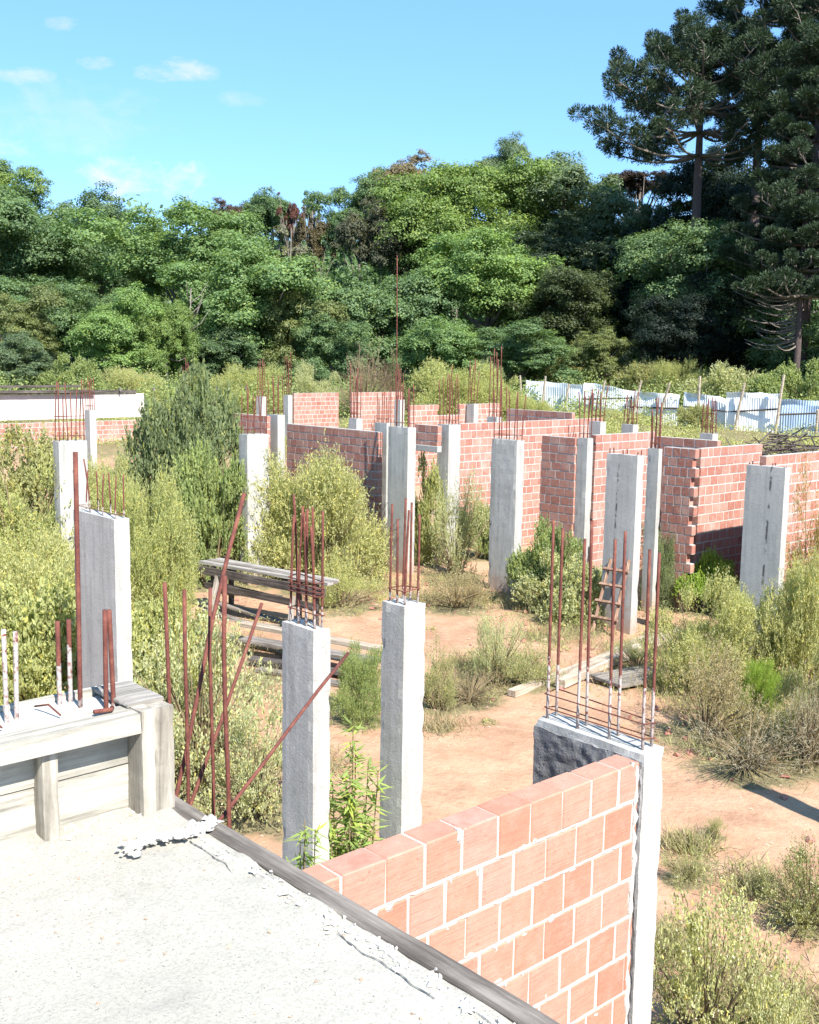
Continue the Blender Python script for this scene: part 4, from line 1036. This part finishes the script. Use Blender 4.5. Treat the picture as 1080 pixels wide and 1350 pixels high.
T('pale loose tree at the foot of the dark shaded wood', 790, 430, 512, 90, 80, O1, 'fine')
T('green tree with a sunlit top beside the araucaria trunk', 930, 305, 480, 170, 83, D2, 'big')
T('shaded dark tree between the silvery tree and the araucaria', 855, 300, 500, 130, 100, (.025, .045, .032), 'big')  # shade is put into the near-black leaf colour of the three shaded trees
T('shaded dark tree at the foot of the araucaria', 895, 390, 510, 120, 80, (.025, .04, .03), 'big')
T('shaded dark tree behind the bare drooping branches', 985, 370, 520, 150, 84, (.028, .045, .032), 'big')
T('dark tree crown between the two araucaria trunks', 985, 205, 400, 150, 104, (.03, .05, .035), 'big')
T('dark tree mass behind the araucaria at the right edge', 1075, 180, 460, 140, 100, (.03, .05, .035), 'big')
T('green tree low at the right edge behind the fence', 1065, 430, 530, 130, 78, D2, 'mid')
T('thin leafy treetop showing sky beside the araucaria trunk', 885, 235, 340, 70, 104, D1, 'sparse')
T('dark low tree by the two thin trunks of the left forest foot', 275, 430, 510, 110, 84, D1, 'mid')
T('dark low tree left of the deep green broad leaved one', 440, 410, 510, 90, 84, D2, 'mid')
# the wood goes on out of sight to the right and throws its shade over the right hand trees
for i, (X, Y_, hh, rr) in enumerate([(37, 69, 17, 6.5), (47, 62, 20, 7), (36, 60, 14, 5), (56, 74, 22, 7.5)]):
    g = gz(X, Y_); t = empty('broadleaf_tree', (X, Y_, g), i, 'tree of the same wood standing outside the right edge and shading it', 'tree', 'trees outside the right edge')
    mb = MB(); mb.tube([(0, 0, -.3), (.2, .1, hh * .5), (0, 0, hh * .8)], [.4, .3, .12], 8); mb.build('trunk', M['bark'], t, True)
    c = link('crown', CROWN['big'][i % 3], t, (0, 0, hh * .58), D2); c.scale = (rr, rr, hh * .45)

# trunks, snags and the two thin posts seen in the forest's dark foot
def araucaria(label, x, yt, yb, w, Y, tiers, trunk_base=None, seed=1, umbrella=True, droop=0, tuft=.85, tr=.42, ntuft=5):
    rs = random.Random(seed)
    top = atY(x, yt, Y); bot = atY(x, yb, Y); g = gz(top.x, Y); Rr = w / 2 / F * Y
    t = empty('araucaria_tree', (top.x, Y, g), 0, label, 'tree', 'araucaria trees on the right')
    ht = top.z - g; hb = bot.z - g
    mb = MB(); mb.tube([(0, 0, -.3), (.1, 0, ht * .3), (.05, .05, ht * .65), (0, 0, ht * .97)], [tr * 1.15, tr, tr * .75, tr * .3], 10); mb.build('trunk', M['bark_dark'], t, True)
    bm_ = MB(); C = []; CR = []
    for k in range(tiers):
        f = k / max(1, tiers - 1); z0 = hb + (ht - hb) * (f * .86)
        if umbrella: L = Rr * (1.0 - .2 * f - .35 * f ** 3) * (.9 if k == 0 else 1)
        else: L = Rr * (1 - .75 * f) * (.9 if k % 2 else 1)
        nb = rs.randint(8, 10) if umbrella else rs.randint(8, 11)
        for b in range(nb):
            a = 2 * math.pi * (b + rs.random() * .7) / nb + k * .6; l = L * rs.uniform(.72, 1.05)
            up = (.2 + .5 * (1 - f)) if umbrella else .18
            dirx = Vector((math.cos(a), math.sin(a), 0)); pts = []
            rise = (ht - hb) * (.1 + .12 * rs.random()) if umbrella else l * .12
            for s in np.linspace(0, 1, 6):
                zz = z0 + rise * (s ** 2.0) - (.06 * l) * math.sin(s * math.pi)
                pts.append(dirx * (l * s) + Vector((0, 0, zz)) + Vector((rs.gauss(0, .08), rs.gauss(0, .08), 0)) * s)
            bm_.tube(pts, [.13, .11, .09, .075, .055, .03], 5)
            side = dirx.cross(Vector((0, 0, 1)))
            for q in range(ntuft):
                s = .5 + .5 * (q / (ntuft - 1)) ** .8; i0 = min(4, int(s * 5)); p = pts[i0].lerp(pts[i0 + 1], s * 5 - i0)
                o = side * rs.uniform(-1, 1) * l * .2 * (1.1 - s * .5) + Vector((0, 0, rs.uniform(.1, .8))) + dirx * rs.uniform(-.2, .3)
                e = p + o; bm_.tube([p, p.lerp(e, .6) - Vector((0, 0, .08)), e], [.045, .04, .03], 4)
                C.append(e); CR.append(tuft * rs.uniform(.65, 1.1))
    for _ in range(14 if umbrella else 6):
        a = rs.uniform(0, 6.28); r = Rr * .35 * rs.random(); C.append(Vector((math.cos(a) * r, math.sin(a) * r, ht + rs.uniform(-.6, .3)))); CR.append(tuft)
    for k in range(droop):   # bare grey lower branches
        a = rs.uniform(math.pi * .7, math.pi * 1.4); z0 = hb - (hb - 3) * (k + .3) / droop * .75; l = Rr * rs.uniform(.5, 1.0); dirx = Vector((math.cos(a), math.sin(a) * .6, 0))
        pts = [dirx * (l * s) + Vector((0, 0, z0 - l * .16 * math.sin(s * 2.4) + l * .1 * s * s)) for s in np.linspace(0, 1, 6)]
        bm_.tube(pts, [.08, .065, .05, .04, .03, .02], 4)
    bm_.build('branches', M['bark'], t, True)
    C = np.array([tuple(c) for c in C]); CR = np.array(CR); n = 520; N_ = len(C)
    d = rsph(N_ * n); d[:, 2] = d[:, 2] * .8 + .18; d = unit(d); c = np.repeat(C, n, 0); r = np.repeat(CR, n) * rng.uniform(.45, .98, N_ * n)
    Tn = unit(d + rsph(N_ * n) * .22 + np.array([0, 0, .25])); P = c + d * (r * .8)[:, None] * np.array([1, 1, .8])
    Bn = unit(np.cross(Tn, rsph(N_ * n)))
    rnd = np.clip(.45 + .22 * rng.normal(size=N_ * n) + np.repeat(rng.normal(size=N_) * .12, n), 0, 1)
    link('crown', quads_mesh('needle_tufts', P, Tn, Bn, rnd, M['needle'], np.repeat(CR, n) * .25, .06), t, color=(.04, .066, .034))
    return t
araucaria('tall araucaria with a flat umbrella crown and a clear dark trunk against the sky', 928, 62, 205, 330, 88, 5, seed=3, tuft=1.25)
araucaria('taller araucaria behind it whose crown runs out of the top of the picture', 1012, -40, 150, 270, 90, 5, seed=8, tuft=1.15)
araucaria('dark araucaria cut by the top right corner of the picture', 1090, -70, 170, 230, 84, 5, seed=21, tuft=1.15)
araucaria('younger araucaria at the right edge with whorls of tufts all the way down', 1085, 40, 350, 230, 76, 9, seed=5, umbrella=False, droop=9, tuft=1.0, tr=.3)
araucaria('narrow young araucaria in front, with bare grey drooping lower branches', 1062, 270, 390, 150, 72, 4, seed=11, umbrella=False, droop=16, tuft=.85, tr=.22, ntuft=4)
for (lab, x, yb, yt, Y, r) in [('straight bare trunk at the dark forest foot left of the bar clusters', 248, 505, 380, 80, .12), ('pale dead snag leaning in the grey sparse tree', 380, 400, 300, 100, .1), ('thin dark trunk in the shaded wood by the araucaria', 873, 500, 330, 88, .16)]:
    b = atY(x, yb, Y); tp = atY(x, yt, Y); g = gz(b.x, Y)
    t = empty('bare_tree', (b.x, Y, g), 0, lab, 'tree', 'bare trunks'); mb = MB(); hh = tp.z - g
    mb.tube([(0, 0, -.2), (.1, 0, hh * .5), (.3, 0, hh)], [r, r * .8, r * .3], 7)
    for k in range(6):
        a = random.uniform(0, 6.28); z = hh * random.uniform(.55, .95); mb.tube([(.2, 0, z), (.2 + math.cos(a) * .8, math.sin(a) * .8, z + .6), (.2 + math.cos(a) * 1.4, math.sin(a) * 1.4, z + 1.6)], [r * .4, r * .25, r * .1], 5)
    mb.build('trunk', M['bark'], t, True)

# ------------------------------------------------------------------ stuff: far wood and ground cover
def leaf_stuff(name, label, P, size, col, mat='leaf', aspect=.7, up=.4, cat='undergrowth'):
    n = len(P); N = unit(rsph(n) + np.array([0, -.3, up])); Tt, Bt = frame(N); s = size * rng.uniform(.6, 1.4, n)
    o = link(name, quads_mesh(name, P, Tt, Bt, np.clip(.5 + .25 * rng.normal(size=n), 0, 1), M[mat], s, s * aspect), color=col); return tag(o, label, cat, kind='stuff')
def blobs(n, k, xr, yr, hr, rr):
    c = np.stack([rng.uniform(*xr, n), rng.uniform(*yr, n), np.zeros(n)], 1); g = np.array([gz(a, b) for a, b in c[:, :2]])
    hh = rng.uniform(*hr, n); ra = rng.uniform(*rr, n); d = rsph(n * k); d[:, 2] = np.abs(d[:, 2])
    P = np.repeat(c, k, 0) + d * np.stack([np.repeat(ra, k), np.repeat(ra, k), np.repeat(hh, k)], 1) * rng.uniform(.55, 1.05, n * k)[:, None]; P[:, 2] += np.repeat(g, k); return P
leaf_stuff('forest', 'dark wood filling the slope behind the front trees', blobs(130, 1200, (-75, 75), (116, 150), (11, 17), (5, 8)), .6, D2, cat='forest')
leaf_stuff('undergrowth', 'low green undergrowth along the foot of the forest', blobs(280, 600, (-46, 46), (62, 88), (.8, 2.4), (1., 2.4)), .13, MG)
leaf_stuff('scrub', 'pale yellow green scrub between the far walls and the forest', blobs(300, 520, (-30, 26), (46, 68), (.3, 1.0), (.7, 1.8)), .075, YG)
leaf_stuff('weeds', 'low weeds around the walls and columns', np.concatenate([blobs(90, 170, (-11, 11), (24, 34), (.15, .5), (.3, .9)), blobs(60, 150, (-9, -1.2), (9, 24), (.12, .45), (.3, .8)), blobs(40, 140, (4.5, 9.5), (15, 24), (.1, .4), (.3, .8)), blobs(26, 90, (-1, 4.5), (13, 24), (.05, .14), (.15, .5))]), .05, OL, 'bushleaf', .35)
def grass(n, spots, hh, col, name, label):
    P = []; T_ = []
    c = np.array(spots); k = rng.choice(len(c), n); a = rng.normal(size=(n, 2)) * c[k, 2:3] * .55
    x = c[k, 0] + a[:, 0]; y = c[k, 1] + a[:, 1]; z = np.array([gz(p, q) for p, q in zip(x, y)]); h_ = hh * rng.uniform(.4, 1.3, n)
    Tt = unit(rng.normal(size=(n, 3)) * np.array([.5, .5, .1]) + np.array([0, 0, .7])); Pp = np.stack([x, y, z], 1) + Tt * (h_ * .45)[:, None]
    B = unit(np.cross(Tt, rsph(n))); o = link(name, quads_mesh(name, Pp, Tt, B, rng.random(n), M['straw'], h_, .009), color=col); return tag(o, label, 'grass', kind='stuff')
sp_ = []
for (x, y, r) in [(600, 905, .7), (630, 880, .7), (690, 885, .7), (720, 840, .8), (560, 790, .8), (480, 775, .9), (450, 790, .8), (590, 770, .9), (640, 790, .8), (700, 800, .8), (760, 830, .9), (900, 860, 1.), (950, 930, 1.1), (1010, 960, 1.1), (1060, 1000, .9), (960, 990, .7), (870, 905, .7), (830, 860, .6), (910, 1120, .25), (1000, 1170, .4), (960, 1300, .5), (880, 1250, .4), (1040, 1330, .5), (330, 900, .9), (250, 900, 1.), (180, 870, .8), (350, 1000, .7), (300, 860, .8), (420, 1010, .5), (580, 960, .4)]:
    p = gpx(x, y); sp_.append((p.x, p.y, r)); COVER.append((p.x, p.y, r * .8))
grass(15000, sp_, .26, ST, 'dry_grass', 'dry straw coloured grass in patches on the red earth')
grass(9000, sp_[:23], .2, YG, 'green_grass', 'short green grass blades among the dry patches')
mb = MB()
for _ in range(900):
    y = random.uniform(7.5, 26); x = random.uniform(-1, 7) if random.random() < .8 else random.uniform(-7, 9); z = gz(x, y); r = random.uniform(.006, .03)
    a = [Vector((random.gauss(0, 1), random.gauss(0, 1), random.gauss(0, .6))).normalized() * r for _ in range(6)]
    mb.tube([Vector((x - r, y, z)), Vector((x, y + r * .2, z + r * .35)), Vector((x + r, y - r * .3, z))], [r * .35, r * .75, r * .3], 5)
tag(mb.build('pebbles', M['stone']), 'pebbles and clods strewn over the earth', 'pebbles', kind='stuff')
mb = MB()
for _ in range(260):
    q = random.choice(sp_[:16]); x = q[0] + random.gauss(0, q[2] * .9); y = q[1] + random.gauss(0, q[2] * .9); lump(mb, (x, y, gz(x, y) + .01), random.uniform(.02, .075))
tag(mb.build('rubble', M['brick']), 'broken bits of red brick strewn over the earth', 'rubble', kind='stuff')
mb = MB()
for _ in range(420):
    q = random.choice(sp_[:26]); x = q[0] + random.gauss(0, q[2] * .7); y = q[1] + random.gauss(0, q[2] * .7); z = gz(x, y) + .02; a = random.uniform(0, 6.28); l = random.uniform(.08, .35)
    dv = Vector((math.cos(a) * l, math.sin(a) * l, random.uniform(-.02, .1))); mb.tube([Vector((x, y, z)), Vector((x, y, z)) + dv * .5 + Vector((0, 0, .02)), Vector((x, y, z)) + dv], [.006, .005, .002], 4)
tag(mb.build('twigs', M['twig']), 'dry twigs scattered on the ground', 'twigs', kind='stuff')
for (x, y) in [(205, 745), (840, 1010)]: pass
build_ground()
